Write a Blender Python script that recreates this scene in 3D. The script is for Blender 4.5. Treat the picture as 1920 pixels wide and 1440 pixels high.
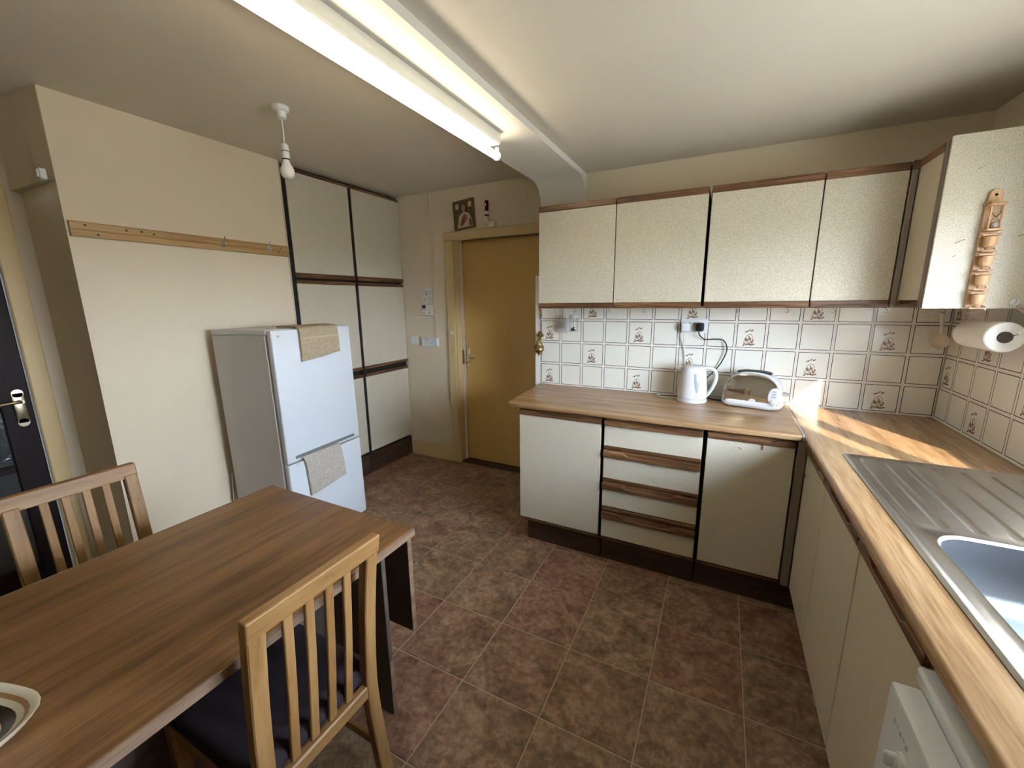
import bpy, bmesh, math, random
from mathutils import Vector, Matrix
random.seed(4)
for o in list(bpy.data.objects): bpy.data.objects.remove(o)
S = bpy.context.scene
C = S.collection
PI = math.pi

# ------------------------------------------------------------------ camera
cd = bpy.data.cameras.new('camera'); cam = bpy.data.objects.new('camera', cd); C.objects.link(cam)
R_, U_, F_ = (Vector(v) for v in ((0.890866, 0.454145, -0.010522), (-0.081084, 0.181764, 0.979993), (-0.446971, 0.872189, -0.198751)))
m = Matrix.Identity(4)
for i in range(3):
    m[i][0], m[i][1], m[i][2] = R_[i], U_[i], -F_[i]
m[0][3], m[1][3], m[2][3] = -0.97466, -2.68652, 1.486225
cam.matrix_world = m
cd.sensor_fit = 'HORIZONTAL'; cd.sensor_width = 36.0; cd.lens = 762.794 / 1920 * 36.0
cd.clip_start = 0.02; cd.clip_end = 300
S.camera = cam

# ------------------------------------------------------------------ world, sun, exposure
SUN_DIR = Vector((-0.531, 1.0, -0.55)).normalized()
w = bpy.data.worlds.new('world'); S.world = w; w.use_nodes = True
nt = w.node_tree
bg = nt.nodes['Background']
# hazy clear sky: a little brighter towards the horizon, the same all round
tcw = nt.nodes.new('ShaderNodeTexCoord'); sx = nt.nodes.new('ShaderNodeSeparateXYZ'); nt.links.new(tcw.outputs['Generated'], sx.inputs[0])
rw = nt.nodes.new('ShaderNodeValToRGB'); nt.links.new(sx.outputs['Z'], rw.inputs[0])
ew = rw.color_ramp.elements; ew[0].position = 0.0; ew[0].color = (.72, .83, .98, 1); ew[1].position = 1.0; ew[1].color = (.30, .37, .48, 1)
kw = ew.new(.36); kw.color = (.76, .90, 1.10, 1); kw = ew.new(.58); kw.color = (.42, .53, .68, 1)
nt.links.new(rw.outputs[0], bg.inputs[0]); bg.inputs[1].default_value = 29.0
sl = bpy.data.lights.new('sun', 'SUN'); sl.energy = 10.0; sl.angle = math.radians(0.6); sl.color = (1.0, 0.93, 0.82)
so = bpy.data.objects.new('sun', sl); C.objects.link(so); so.rotation_euler = SUN_DIR.to_track_quat('-Z', 'Y').to_euler()
so.location = (4, -8, 6)
S.view_settings.view_transform = 'Standard'; S.view_settings.look = 'None'; S.view_settings.gamma = 1.0
S.view_settings.use_curve_mapping = False
S.view_settings.exposure = 1.0

# ------------------------------------------------------------------ material helpers
MATS = {}
def _new(name):
    mt = bpy.data.materials.new(name); mt.use_nodes = True
    MATS[name] = mt
    n = mt.node_tree.nodes; return mt, n, mt.node_tree.links, n['Principled BSDF']
def plain(name, col, rough=0.5, metal=0.0, spec=0.5, bump=0, bscale=200, var=0, vscale=3, emit=None, es=0, trans=0, ior=1.45, coat=0, sss=0):
    mt, n, l, b = _new(name)
    b.inputs['Base Color'].default_value = (*col, 1); b.inputs['Roughness'].default_value = rough
    b.inputs['Metallic'].default_value = metal; b.inputs['Specular IOR Level'].default_value = spec
    b.inputs['Transmission Weight'].default_value = trans; b.inputs['IOR'].default_value = ior
    b.inputs['Coat Weight'].default_value = coat
    if emit: b.inputs['Emission Color'].default_value = (*emit, 1); b.inputs['Emission Strength'].default_value = es
    if bump or var: tc = n.new('ShaderNodeTexCoord')
    if var:
        no = n.new('ShaderNodeTexNoise'); no.inputs['Scale'].default_value = vscale; no.inputs['Detail'].default_value = 4
        l.new(tc.outputs['Object'], no.inputs['Vector'])
        r = n.new('ShaderNodeValToRGB'); e = r.color_ramp.elements
        e[0].position = .3; e[1].position = .7
        e[0].color = (*[c * (1 - var) for c in col], 1); e[1].color = (*[min(1, c * (1 + var)) for c in col], 1)
        l.new(no.outputs['Fac'], r.inputs[0]); l.new(r.outputs[0], b.inputs['Base Color'])
    if bump:
        nb = n.new('ShaderNodeTexNoise'); nb.inputs['Scale'].default_value = bscale; nb.inputs['Detail'].default_value = 3
        l.new(tc.outputs['Object'], nb.inputs['Vector'])
        bp = n.new('ShaderNodeBump'); bp.inputs['Strength'].default_value = bump; bp.inputs['Distance'].default_value = .004
        l.new(nb.outputs['Fac'], bp.inputs['Height']); l.new(bp.outputs[0], b.inputs['Normal'])
    return mt
def speckle(name, c0, c1, scale=420, rough=.45):
    mt, n, l, b = _new(name)
    tc = n.new('ShaderNodeTexCoord'); no = n.new('ShaderNodeTexNoise'); no.inputs['Scale'].default_value = scale
    no.inputs['Detail'].default_value = 2; l.new(tc.outputs['Object'], no.inputs['Vector'])
    r = n.new('ShaderNodeValToRGB'); e = r.color_ramp.elements; e[0].position = .40; e[1].position = .56
    e[0].color = (*c0, 1); e[1].color = (*c1, 1)
    l.new(no.outputs['Fac'], r.inputs[0]); l.new(r.outputs[0], b.inputs['Base Color'])
    b.inputs['Roughness'].default_value = rough; b.inputs['Specular IOR Level'].default_value = .35
    bp = n.new('ShaderNodeBump'); bp.inputs['Strength'].default_value = .12; bp.inputs['Distance'].default_value = .002
    l.new(no.outputs['Fac'], bp.inputs['Height']); l.new(bp.outputs[0], b.inputs['Normal'])
    return mt
def wood(name, axis, dark, mid, light, scale=9.0, stretch=14.0, rough=.4, rnd=True, spec=.5, fine=.35, bump=.1, knots=False):
    mt, n, l, b = _new(name)
    tc = n.new('ShaderNodeTexCoord'); vec = tc.outputs['Object']
    if rnd:
        oi = n.new('ShaderNodeObjectInfo'); mu = n.new('ShaderNodeVectorMath'); mu.operation = 'SCALE'
        mu.inputs[0].default_value = (7, 5, 3); l.new(oi.outputs['Random'], mu.inputs['Scale'])
        ad = n.new('ShaderNodeVectorMath'); l.new(vec, ad.inputs[0]); l.new(mu.outputs[0], ad.inputs[1]); vec = ad.outputs[0]
    sc = [scale] * 3; sc['xyz'.index(axis)] = scale / stretch
    mp = n.new('ShaderNodeMapping'); mp.inputs['Scale'].default_value = sc; l.new(vec, mp.inputs['Vector'])
    n1 = n.new('ShaderNodeTexNoise'); n1.inputs['Scale'].default_value = 1.6; n1.inputs['Detail'].default_value = 6; n1.inputs['Distortion'].default_value = .6
    l.new(mp.outputs[0], n1.inputs['Vector'])
    n2 = n.new('ShaderNodeTexNoise'); n2.inputs['Scale'].default_value = 11; n2.inputs['Detail'].default_value = 4
    l.new(mp.outputs[0], n2.inputs['Vector'])
    mx = n.new('ShaderNodeMix'); mx.data_type = 'FLOAT'; mx.inputs[0].default_value = fine
    l.new(n1.outputs['Fac'], mx.inputs[2]); l.new(n2.outputs['Fac'], mx.inputs[3])
    r = n.new('ShaderNodeValToRGB'); e = r.color_ramp.elements
    e[0].position = .34; e[1].position = .68; e[0].color = (*dark, 1); e[1].color = (*light, 1)
    k = e.new(.5); k.color = (*mid, 1)
    l.new(mx.outputs[0], r.inputs[0]); l.new(r.outputs[0], b.inputs['Base Color'])
    b.inputs['Roughness'].default_value = rough; b.inputs['Specular IOR Level'].default_value = spec
    bp = n.new('ShaderNodeBump'); bp.inputs['Strength'].default_value = bump; bp.inputs['Distance'].default_value = .003
    l.new(n2.outputs['Fac'], bp.inputs['Height']); l.new(bp.outputs[0], b.inputs['Normal'])
    return mt
def floor_mat():
    mt, n, l, b = _new('floor_tile_mat')
    tc = n.new('ShaderNodeTexCoord'); oi = n.new('ShaderNodeObjectInfo')
    mu = n.new('ShaderNodeVectorMath'); mu.operation = 'SCALE'; mu.inputs[0].default_value = (31, 17, 9); l.new(oi.outputs['Random'], mu.inputs['Scale'])
    ad = n.new('ShaderNodeVectorMath'); l.new(tc.outputs['Object'], ad.inputs[0]); l.new(mu.outputs[0], ad.inputs[1])
    def noise(s, d, dist=0):
        q = n.new('ShaderNodeTexNoise'); q.inputs['Scale'].default_value = s; q.inputs['Detail'].default_value = d; q.inputs['Distortion'].default_value = dist
        q.inputs['Roughness'].default_value = .65
        l.new(ad.outputs[0], q.inputs['Vector']); return q
    a = noise(7, 8, .8); c = noise(38, 6, .4)
    mx = n.new('ShaderNodeMix'); mx.data_type = 'FLOAT'; mx.inputs[0].default_value = .45
    l.new(a.outputs['Fac'], mx.inputs[2]); l.new(c.outputs['Fac'], mx.inputs[3])
    def ramp(cols):
        r = n.new('ShaderNodeValToRGB'); e = r.color_ramp.elements
        e[0].position = .36; e[1].position = .66; e[0].color = (*cols[0], 1); e[1].color = (*cols[2], 1)
        k = e.new(.5); k.color = (*cols[1], 1); l.new(mx.outputs[0], r.inputs[0]); return r
    r1 = ramp([(.105, .046, .026), (.24, .122, .075), (.45, .285, .185)])
    r2 = ramp([(.098, .056, .030), (.23, .142, .082), (.47, .33, .215)])
    st = n.new('ShaderNodeMapRange'); st.inputs[1].default_value = .25; st.inputs[2].default_value = .75; l.new(oi.outputs['Random'], st.inputs[0])
    m2 = n.new('ShaderNodeMix'); m2.data_type = 'RGBA'; l.new(st.outputs[0], m2.inputs[0]); l.new(r1.outputs[0], m2.inputs[6]); l.new(r2.outputs[0], m2.inputs[7])
    l.new(m2.outputs[2], b.inputs['Base Color'])
    b.inputs['Roughness'].default_value = .5; b.inputs['Specular IOR Level'].default_value = .35
    bp = n.new('ShaderNodeBump'); bp.inputs['Strength'].default_value = .25; bp.inputs['Distance'].default_value = .002
    l.new(c.outputs['Fac'], bp.inputs['Height']); l.new(bp.outputs[0], b.inputs['Normal'])
    return mt

WALL = plain('wall_paint', (.70, .607, .455), .85, spec=.2, bump=.05, bscale=60, var=.03, vscale=2)
CEIL = plain('ceiling_paint', (.71, .645, .53), .9, spec=.2, bump=.05, bscale=50, var=.03, vscale=1.5)
BEAMW = plain('beam_paint', (.74, .70, .62), .7, spec=.3, bump=.06, bscale=40)
YEL = plain('ochre_gloss_paint', (.58, .37, .115), .32, spec=.5, bump=.03, bscale=25)
YEL2 = plain('cream_ochre_gloss', (.60, .455, .23), .5, spec=.3, bump=.03, bscale=25)
LAM = speckle('cream_speckled_laminate', (.40, .345, .245), (.69, .64, .515))
LAMP = plain('plain_cream_laminate', (.56, .49, .36), .5, spec=.35)
DW = {a: wood('dark_wood_edging_' + a, a, (.035, .014, .006), (.12, .052, .021), (.29, .15, .065), 28, 22, .42) for a in 'xyz'}
PLI = {a: wood('plinth_wood_' + a, a, (.016, .008, .005), (.042, .021, .011), (.072, .038, .02), 20, 16, .5) for a in 'xy'}
OAK = {a: wood('oak_laminate_' + a, a, (.195, .102, .042), (.325, .192, .092), (.45, .295, .155), 15, 16, .20, fine=.4, bump=.06) for a in 'xy'}
TABW = wood('table_walnut_laminate', 'y', (.085, .038, .011), (.180, .086, .029), (.27, .14, .053), 13, 18, .36, rnd=False, fine=.4, bump=.05)
TABE = wood('table_edge_wood', 'y', (.10, .06, .035), (.19, .12, .075), (.30, .21, .14), 14, 14, .3)
TABU = plain('table_underside_board', (.075, .048, .030), .75, var=.3, vscale=6)
TABP = plain('table_grey_brown_panel', (.085, .065, .050), .6, var=.12, vscale=9)
CH = {a: wood('beech_chair_wood_' + a, a, (.205, .098, .028), (.285, .150, .050), (.35, .205, .082), 14, 12, .5, fine=.3, bump=.04) for a in 'xyz'}
PINE = wood('pine_board', 'y', (.29, .155, .048), (.41, .25, .095), (.50, .335, .155), 22, 26, .5)
RACKW = wood('rack_pine', 'z', (.42, .22, .10), (.58, .35, .18), (.68, .46, .27), 30, 10, .5)
FAB = plain('dark_aubergine_fabric', (.035, .026, .030), .95, spec=.15, bump=.3, bscale=500)
BLACK = plain('black_gap_plastic', (.008, .008, .008), .5)
BLACKP = plain('black_plastic', (.010, .010, .010), .5, spec=.3)
WHITE = plain('white_plastic', (.70, .715, .72), .32)
WHITEM = plain('white_enamel', (.64, .67, .70), .28, spec=.5)
WHITEG = plain('fridge_side_enamel', (.62, .60, .57), .4)
CREAMP = plain('cream_plastic', (.76, .72, .62), .4)
GREYL = plain('grey_plastic', (.42, .42, .42), .45)
STEEL = plain('stainless_steel', (.62, .62, .61), .27, metal=1.0, bump=.05, bscale=90)
BOWLST = plain('stainless_bowl', (.30, .315, .34), .42, metal=1.0, bump=.08, bscale=70)
CHROME = plain('chrome', (.80, .80, .80), .07, metal=1.0)
BRASS = plain('aged_brass', (.33, .24, .10), .35, metal=1.0, var=.35, vscale=60)
BRASS2 = plain('polished_brass', (.56, .50, .34), .25, metal=1.0)
TILEC = plain('cream_glazed_tile', (.78, .755, .675), .12, spec=.5)
TILER = plain('tile_rim_glaze', (.81, .79, .73), .2)
TILEL = plain('tile_brown_line', (.085, .055, .040), .25)
MOT1 = plain('motif_brown', (.23, .135, .095), .25)
MOT2 = plain('motif_tan', (.44, .31, .22), .25)
MOT3 = plain('motif_dark', (.17, .115, .085), .25)
GROUT = plain('white_grout', (.70, .67, .60), .9)
FGROUT = plain('floor_joint', (.46, .34, .235), .8)
FLT = floor_mat()
GLASS = plain('clear_glass', (.95, .97, .97), .02, trans=1.0, ior=1.45)
def thin_glass():
    mt, n, l, b = _new('thin_window_glass')
    out = n['Material Output']; tr = n.new('ShaderNodeBsdfTransparent'); gl = n.new('ShaderNodeBsdfGlossy'); gl.inputs['Roughness'].default_value = .02
    mx = n.new('ShaderNodeMixShader'); mx.inputs[0].default_value = .05
    l.new(tr.outputs[0], mx.inputs[1]); l.new(gl.outputs[0], mx.inputs[2]); l.new(mx.outputs[0], out.inputs[0])
    n.remove(b); return mt
PANE = thin_glass()
DDARK = plain('dark_stained_door', (.016, .009, .009), .55, spec=.2)
DGLASS = plain('patterned_door_glass', (.05, .055, .055), .12, spec=.6, bump=.9, bscale=45)
TOW1 = plain('beige_terry', (.46, .37, .25), .98, spec=.05, bump=1.0, bscale=420, var=.12, vscale=60)
TOW2 = plain('oatmeal_terry', (.54, .49, .42), .98, spec=.05, bump=1.0, bscale=420, var=.22, vscale=110)
PAPER = plain('kitchen_paper', (.84, .82, .77), .9, bump=.1, bscale=200)
CARD = plain('card_core', (.055, .04, .028), .8)
TUBE = plain('lit_tube', (1, 1, .95), .4, emit=(1.0, .91, .72), es=12.0)
BULB = plain('opal_bulb', (.82, .80, .77), .25)
GOLDF = plain('gilt_frame', (.20, .125, .055), .4, metal=.3)
PBG = plain('print_olive', (.11, .085, .04), .6)
PSK = plain('print_skin', (.42, .27, .16), .6)
PRB = plain('print_cream', (.60, .50, .33), .6)
PHR = plain('print_hair', (.10, .04, .02), .6)
PRD = plain('print_maroon', (.25, .05, .04), .6)
REDG = plain('red_lamp_glass', (.035, .003, .006), .15)
REDC = plain('red_glow_wire', (.4, .02, .08), .3, emit=(1, .05, .15), es=.5)
BLUE = plain('blue_display', (.03, .035, .12), .2)
PRINT = plain('grey_print', (.25, .25, .25), .7)
SAND = plain('timer_sand', (.7, .55, .45), .6)
GREENL = plain('dark_green_leaf', (.02, .035, .025), .5)
RED = plain('red_string', (.45, .04, .03), .7)
BOWLW = plain('cream_glaze', (.70, .64, .50), .2)
BOWLB = plain('brown_glaze', (.38, .21, .09), .22)
BOWLK = plain('black_glaze', (.02, .016, .013), .22)
BOUNCE = plain('bounce_ground', (.36, .32, .25), .9, var=.1, vscale=2)  # added outdoor ground, kept pale to brighten ceiling and upper walls
WFRAME = plain('window_upvc', (.80, .80, .78), .35)

# ------------------------------------------------------------------ mesh helpers
def NB(): return bmesh.new()
def box(bm, x0, x1, y0, y1, z0, z1, bev=0.0, seg=1, mi=0):
    t = bmesh.new()
    vs = [t.verts.new((x, y, z)) for x in (x0, x1) for y in (y0, y1) for z in (z0, z1)]
    for f in ((0, 1, 3, 2), (4, 6, 7, 5), (0, 4, 5, 1), (2, 3, 7, 6), (0, 2, 6, 4), (1, 5, 7, 3)): t.faces.new([vs[i] for i in f])
    if bev > 0: bmesh.ops.bevel(t, geom=t.edges[:], offset=bev, segments=seg, profile=.5, affect='EDGES', clamp_overlap=True)
    return merge(bm, t, mi)
def merge(bm, t, mi=None, mat=None):
    if mat is not None: t.transform(mat)
    mp = {}
    for v in t.verts: mp[v] = bm.verts.new(v.co)
    for f in t.faces:
        try:
            g = bm.faces.new([mp[v] for v in f.verts]); g.material_index = f.material_index if mi is None else mi
        except ValueError: pass
    t.free(); return bm
def prism(bm, pts, axis, a, b, bev=0.0, mi=0, seg=1):
    """polygon pts (2D in the two other axes, xyz order) extruded along axis from a to b"""
    t = bmesh.new(); k = 'xyz'.index(axis); oth = [i for i in range(3) if i != k]
    def P(p, h):
        c = [0, 0, 0]; c[oth[0]], c[oth[1]], c[k] = p[0], p[1], h; return t.verts.new(c)
    A = [P(p, a) for p in pts]; Bv = [P(p, b) for p in pts]; n = len(pts)
    t.faces.new(A); t.faces.new(Bv[::-1])
    for i in range(n): t.faces.new((A[i], Bv[i], Bv[(i + 1) % n], A[(i + 1) % n]))
    bmesh.ops.recalc_face_normals(t, faces=t.faces[:])
    if bev > 0: bmesh.ops.bevel(t, geom=t.edges[:], offset=bev, segments=seg, profile=.5, affect='EDGES', clamp_overlap=True)
    return merge(bm, t, mi)
def lathe(bm, prof, c=(0, 0, 0), axis='z', seg=20, mi=0, sx=1.0, sy=1.0, caps=True):
    """prof: (radius, height) pairs"""
    t = bmesh.new(); rings = []
    for r, h in prof:
        if r < 1e-6: rings.append([t.verts.new((0, 0, h))])
        else: rings.append([t.verts.new((r * sx * math.cos(2 * PI * i / seg), r * sy * math.sin(2 * PI * i / seg), h)) for i in range(seg)])
    for a, b in zip(rings, rings[1:]):
        for i in range(seg):
            j = (i + 1) % seg
            q = [a[i % len(a)], a[j % len(a)], b[j % len(b)], b[i % len(b)]]
            u = []
            for v in q:
                if v not in u: u.append(v)
            if len(u) > 2: t.faces.new(u)
    for rg in (rings[0], rings[-1]):
        if len(rg) > 1 and caps: t.faces.new(rg)
    bmesh.ops.recalc_face_normals(t, faces=t.faces[:])
    M = {'z': Matrix.Identity(4), 'y': Matrix.Rotation(-PI / 2, 4, 'X'), 'x': Matrix.Rotation(PI / 2, 4, 'Y')}[axis]
    return merge(bm, t, mi, Matrix.Translation(c) @ M)
def smoothpath(pts, n=6):
    P = [Vector(p) for p in pts]; out = []
    for i in range(len(P) - 1):
        a, b, c, d = P[max(i - 1, 0)], P[i], P[i + 1], P[min(i + 2, len(P) - 1)]
        for k in range(n):
            t = k / n
            out.append(.5 * ((2 * b) + (c - a) * t + (2 * a - 5 * b + 4 * c - d) * t * t + (3 * b - a - 3 * c + d) * t ** 3))
    out.append(P[-1]); return out
def tube(bm, pts, r, seg=8, mi=0, flat=None):
    """flat: (sx, sy) scale of the cross-section"""
    t = bmesh.new(); P = [Vector(p) for p in pts]; rings = []
    tan0 = (P[1] - P[0]).normalized()
    up = Vector((0, 0, 1)) if abs(tan0.z) < .9 else Vector((1, 0, 0))
    nrm = (up - tan0 * up.dot(tan0)).normalized()
    for i, p in enumerate(P):
        tn = (P[min(i + 1, len(P) - 1)] - P[max(i - 1, 0)])
        if tn.length < 1e-9: tn = tan0
        tn.normalize(); nrm = (nrm - tn * nrm.dot(tn)).normalized(); bi = tn.cross(nrm)
        rr = r[i] if isinstance(r, (list, tuple)) else r
        fx, fy = flat or (1, 1)
        rings.append([t.verts.new(p + rr * (fx * math.cos(2 * PI * k / seg) * nrm + fy * math.sin(2 * PI * k / seg) * bi)) for k in range(seg)])
    for a, b in zip(rings, rings[1:]):
        for k in range(seg): t.faces.new((a[k], a[(k + 1) % seg], b[(k + 1) % seg], b[k]))
    t.faces.new(rings[0][::-1]); t.faces.new(rings[-1])
    bmesh.ops.recalc_face_normals(t, faces=t.faces[:])
    return merge(bm, t, mi)
def flatpoly(bm, pts, mi=0):
    f = bm.faces.new([bm.verts.new(p) for p in pts]); f.material_index = mi; return f
def rootloc(o):
    v = Vector((0, 0, 0))
    while o is not None: v += o.location; o = o.parent
    return v
def obj(name, bm, mats, parent=None, smooth=False, local=False):
    if parent is not None and not local:
        d = rootloc(parent)
        for v in bm.verts: v.co -= d
    me = bpy.data.meshes.new(name); bm.to_mesh(me); bm.free()
    for mt in (mats if isinstance(mats, (list, tuple)) else [mats]): me.materials.append(mt)
    o = bpy.data.objects.new(name, me); C.objects.link(o)
    if parent is not None: o.parent = parent
    if smooth:
        for p in me.polygons: p.use_smooth = True
        me.set_sharp_from_angle(angle=math.radians(smooth if smooth is not True else 40))
    return o
def tag(o, label, cat, group=None, kind=None):
    o['label'] = label; o['category'] = cat
    if group: o['group'] = group
    if kind: o['kind'] = kind
    return o
def thing(name, label, cat, loc=(0, 0, 0), group=None, kind=None):
    o = bpy.data.objects.new(name, None); C.objects.link(o); o.location = loc; o.empty_display_size = .1
    return tag(o, label, cat, group, kind)
def part(name, mat, parent, *boxes, bev=0.0, smooth=False, seg=1):
    bm = NB()
    for b in boxes: box(bm, *b, bev=bev, seg=seg)
    return obj(name, bm, mat, parent, smooth)
def copy_tree(o, parent=None):
    c = o.copy(); C.objects.link(c); c.parent = parent
    for ch in [x for x in bpy.data.objects if x.parent == o]: copy_tree(ch, c)
    return c

# ------------------------------------------------------------------ dimensions
XL, YL0 = -3.65, -1.87           # left wall plane, its outer corner
YD = 0.33                        # door wall plane
XW = -2.12                       # left end of the tiled wall
ZL, ZR, ZB = 2.41, 2.272, 2.24   # ceilings left / right, beam soffit
XH = -4.08                       # hall door wall
YF = -4.3                        # wall behind the camera
WT = 0.90                        # worktop height
TP = 0.1524                      # tile pitch
WY0, WY1, WZ0, WZ1 = -2.04, -0.885, 1.055, 1.81   # window opening in the right wall

# ------------------------------------------------------------------ floor
bm = NB(); box(bm, XH - .3, .25, YF - .1, .62, -.10, -.003)
floor = tag(obj('floor', bm, FGROUT), 'brown stone-effect tiled floor with pale joints', 'floor', kind='structure')
FP = 0.3325
bm = NB(); g = .0026
box(bm, g, FP - g, g, FP - g, -.003, 0, bev=.0012)
ft = None
for i in range(-11, 3):
    for j in range(-12, 4):
        x, y = -.787 + i * FP, -.571 + j * FP
        if x < XH - .2 or x > -.2 or y < YF or y > .45: continue
        if y > .01 and x > -2.3: continue
        if x < XL - .25 and y > YL0 + .05: continue
        if ft is None:
            ft = o = obj('tile', bm, FLT, floor)
        else:
            o = ft.copy(); C.objects.link(o); o.parent = floor
        o.location = (x, y, 0); o.rotation_euler = (0, 0, 0)

# ------------------------------------------------------------------ walls, ceilings
def struct(name, mat, label, cat, *boxes, bev=0):
    bm = NB()
    for b in boxes: box(bm, *b, bev=bev)
    return tag(obj(name, bm, mat), label, cat, kind='structure')
wall_back = struct('wall_back', WALL, 'cream wall behind the wall cupboards with a tiled splashback', 'wall', (XW, .25, .006, .62, 0, 2.6))
wall_recess = struct('wall_recess', WALL, 'cream wall around the ochre door at the back', 'wall',
    (XL - .02, -3.14, YD, YD + .16, 0, 2.6), (-2.20, XW, YD, YD + .16, 0, 2.6), (-3.14, -2.20, YD, YD + .16, 2.03, 2.6), (-3.2, -2.15, .55, .62, 0, 2.6))
wall_left = struct('wall_left', WALL, 'cream wall carrying the pine peg rail', 'wall',
    (XL - .45, XL, YL0, -.795, 0, 2.6))
wall_left2 = struct('wall_alcove', WALL, 'cream wall behind the built-in larder cupboards', 'wall', (XL - .62, XL - .58, -.80, .5, 0, 2.6), (XL - .58, XL - .03, .335, .5, 0, 2.6))
wall_hall = struct('wall_hall', WALL, 'cream wall holding the dark glazed door', 'wall',
    (XH - .15, XH, -1.925, YL0 + .1, 0, 2.6), (XH - .15, XH, -2.75, -1.925, 2.05, 2.6), (XH - .15, XH, YF, -2.75, 0, 2.6))
wall_front = struct('wall_front', WALL, 'cream wall behind the camera', 'wall', (XH - .15, .25, YF - .12, YF, 0, 2.6))
wall_right = struct('wall_right', WALL, 'cream wall on the sink side with the window opening', 'wall',
    (.006, .25, WY1, .006, 0, 2.6), (.006, .25, YF, WY0, 0, 2.6), (.006, .25, WY0, WY1, 0, WZ0 - .02), (.006, .25, WY0, WY1, WZ1, 2.6))
ceiling = struct('ceiling', CEIL, 'flat cream painted ceiling in two levels', 'ceiling',
    (XH - .15, XW + .05, YF - .1, .62, ZL, 2.66), (-1.86, .25, YF - .1, .1, ZR, 2.64))
# beam with a rounded foot dying into the back wall
r = .135; pr = [(.006, 2.66), (.006, ZB - r)]
for k in range(1, 9):
    a = PI / 2 * k / 8; pr.append((-r + r * math.cos(a) + .004, ZB - r + r * math.sin(a)))
pr += [(YF, ZB), (YF, 2.66)]
bm = NB(); prism(bm, pr, 'x', XW, -1.81)
tag(obj('trim_1', bm, BEAMW, smooth=30), 'cream boxed ceiling beam curving down into the back wall', 'beam', kind='structure')
# overhang in the alcove return above the glazed door
bm = NB(); prism(bm, [(XH, YL0 - .0005), (XH, YL0 - .035), (XL - .12, YL0 - .022), (XL - .004, YL0 - .0015), (XL - .004, YL0 - .0005)], 'z', 2.035, ZL)
tag(obj('trim_2', bm, WALL), 'cream boxed band along the top of the alcove return', 'trim', kind='structure')
# skirting by the ochre door
bm = NB(); prism(bm, [(YD, 0), (YD - .02, 0), (YD - .02, .12), (YD - .012, .137), (YD, .14)], 'x', XL + .02, -3.15)
tag(obj('baseboard_back', bm, YEL2, smooth=30), 'cream-yellow painted skirting board left of the ochre door', 'skirting board', kind='structure')
# outdoors: unseen ground, added to bounce daylight up to the ceiling
bm = NB(); box(bm, .26, 60, -60, 40, -.45, -.35)
tag(obj('ground', bm, BOUNCE), 'added unseen pale ground outside the kitchen window', 'ground', kind='structure')

# ------------------------------------------------------------------ wall tiles
def blob(bm, cx, cy, rx, ry, rot, z, mi, n=8):
    c, s = math.cos(rot), math.sin(rot)
    flatpoly(bm, [(cx + rx * math.cos(2 * PI * i / n) * c - ry * math.sin(2 * PI * i / n) * s, cy + rx * math.cos(2 * PI * i / n) * s + ry * math.sin(2 * PI * i / n) * c, z) for i in range(n)], mi)
def tile_mesh(w_, h_, motif):
    bm = NB(); T = .006; e = .0016
    box(bm, e, w_ - e, e, h_ - e, -T, 0, bev=.0008, mi=1)
    a, b2 = .0060, .0094; z = .0003
    o1 = [(a, a), (w_ - a, a), (w_ - a, h_ - a), (a, h_ - a)]; o2 = [(b2, b2), (w_ - b2, b2), (w_ - b2, h_ - b2), (b2, h_ - b2)]
    for i in range(4):
        j = (i + 1) % 4; flatpoly(bm, [(*o1[i], z), (*o1[j], z), (*o2[j], z), (*o2[i], z)], 2)
    flatpoly(bm, [(*p, z) for p in o2], 0)
    if motif:
        z = .0006; ox = w_ / 2 - .0762 * .78; nv0 = len(bm.verts); bm.verts.ensure_lookup_table()
        arc = [(.034, .030), (.040, .055), (.052, .075), (.068, .084), (.082, .080), (.090, .066), (.088, .054)]
        for (x0, y0), (x1, y1) in zip(arc, arc[1:]):
            d = Vector((x1 - x0, y1 - y0)).normalized() * .0013; nx, ny = -d.y, d.x
            flatpoly(bm, [(ox + x0 - nx, y0 - ny, z), (ox + x1 - nx, y1 - ny, z), (ox + x1 + nx, y1 + ny, z), (ox + x0 + nx, y0 + ny, z)], 5)
        z = .0008
        for cx, cy, rx, ry, ro, mi in ((.050, .098, .009, .004, .5, 5), (.066, .106, .010, .0035, .7, 3), (.083, .104, .011, .004, .4, 5), (.040, .096, .006, .003, -.4, 4),
            (.050, .052, .008, .011, .1, 3), (.062, .046, .006, .013, -.15, 4), (.072, .058, .009, .008, 0, 3), (.080, .044, .007, .012, .2, 4), (.088, .038, .009, .006, .5, 3),
            (.042, .030, .007, .009, .3, 4), (.056, .026, .010, .005, 0, 3), (.070, .029, .006, .008, .2, 5), (.082, .024, .012, .005, 0, 3), (.098, .027, .009, .004, .2, 5), (.036, .020, .008, .004, 0, 5),
            (.066, .070, .004, .006, .2, 5), (.094, .050, .006, .005, 0, 5)):
            blob(bm, ox + cx, cy, rx, ry, ro, z, mi); z += .00003
    if motif:
        bm.verts.ensure_lookup_table()
        for v in bm.verts[nv0:]: v.co.x = ox + (v.co.x - ox) * .78
    me = bpy.data.meshes.new('tile'); bm.to_mesh(me); bm.free()
    for mt in (TILEC, TILER, TILEL, MOT1, MOT2, MOT3): me.materials.append(mt)
    return me
cache = {}
def wall_tile(parent, w_, motif, loc, rot):
    k = (round(w_, 4), motif)
    if k not in cache: cache[k] = tile_mesh(w_, TP, motif)
    o = bpy.data.objects.new('tile', cache[k]); C.objects.link(o); o.parent = parent; o.location = loc; o.rotation_euler = rot
D1, E1 = .1362, .1226
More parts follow.
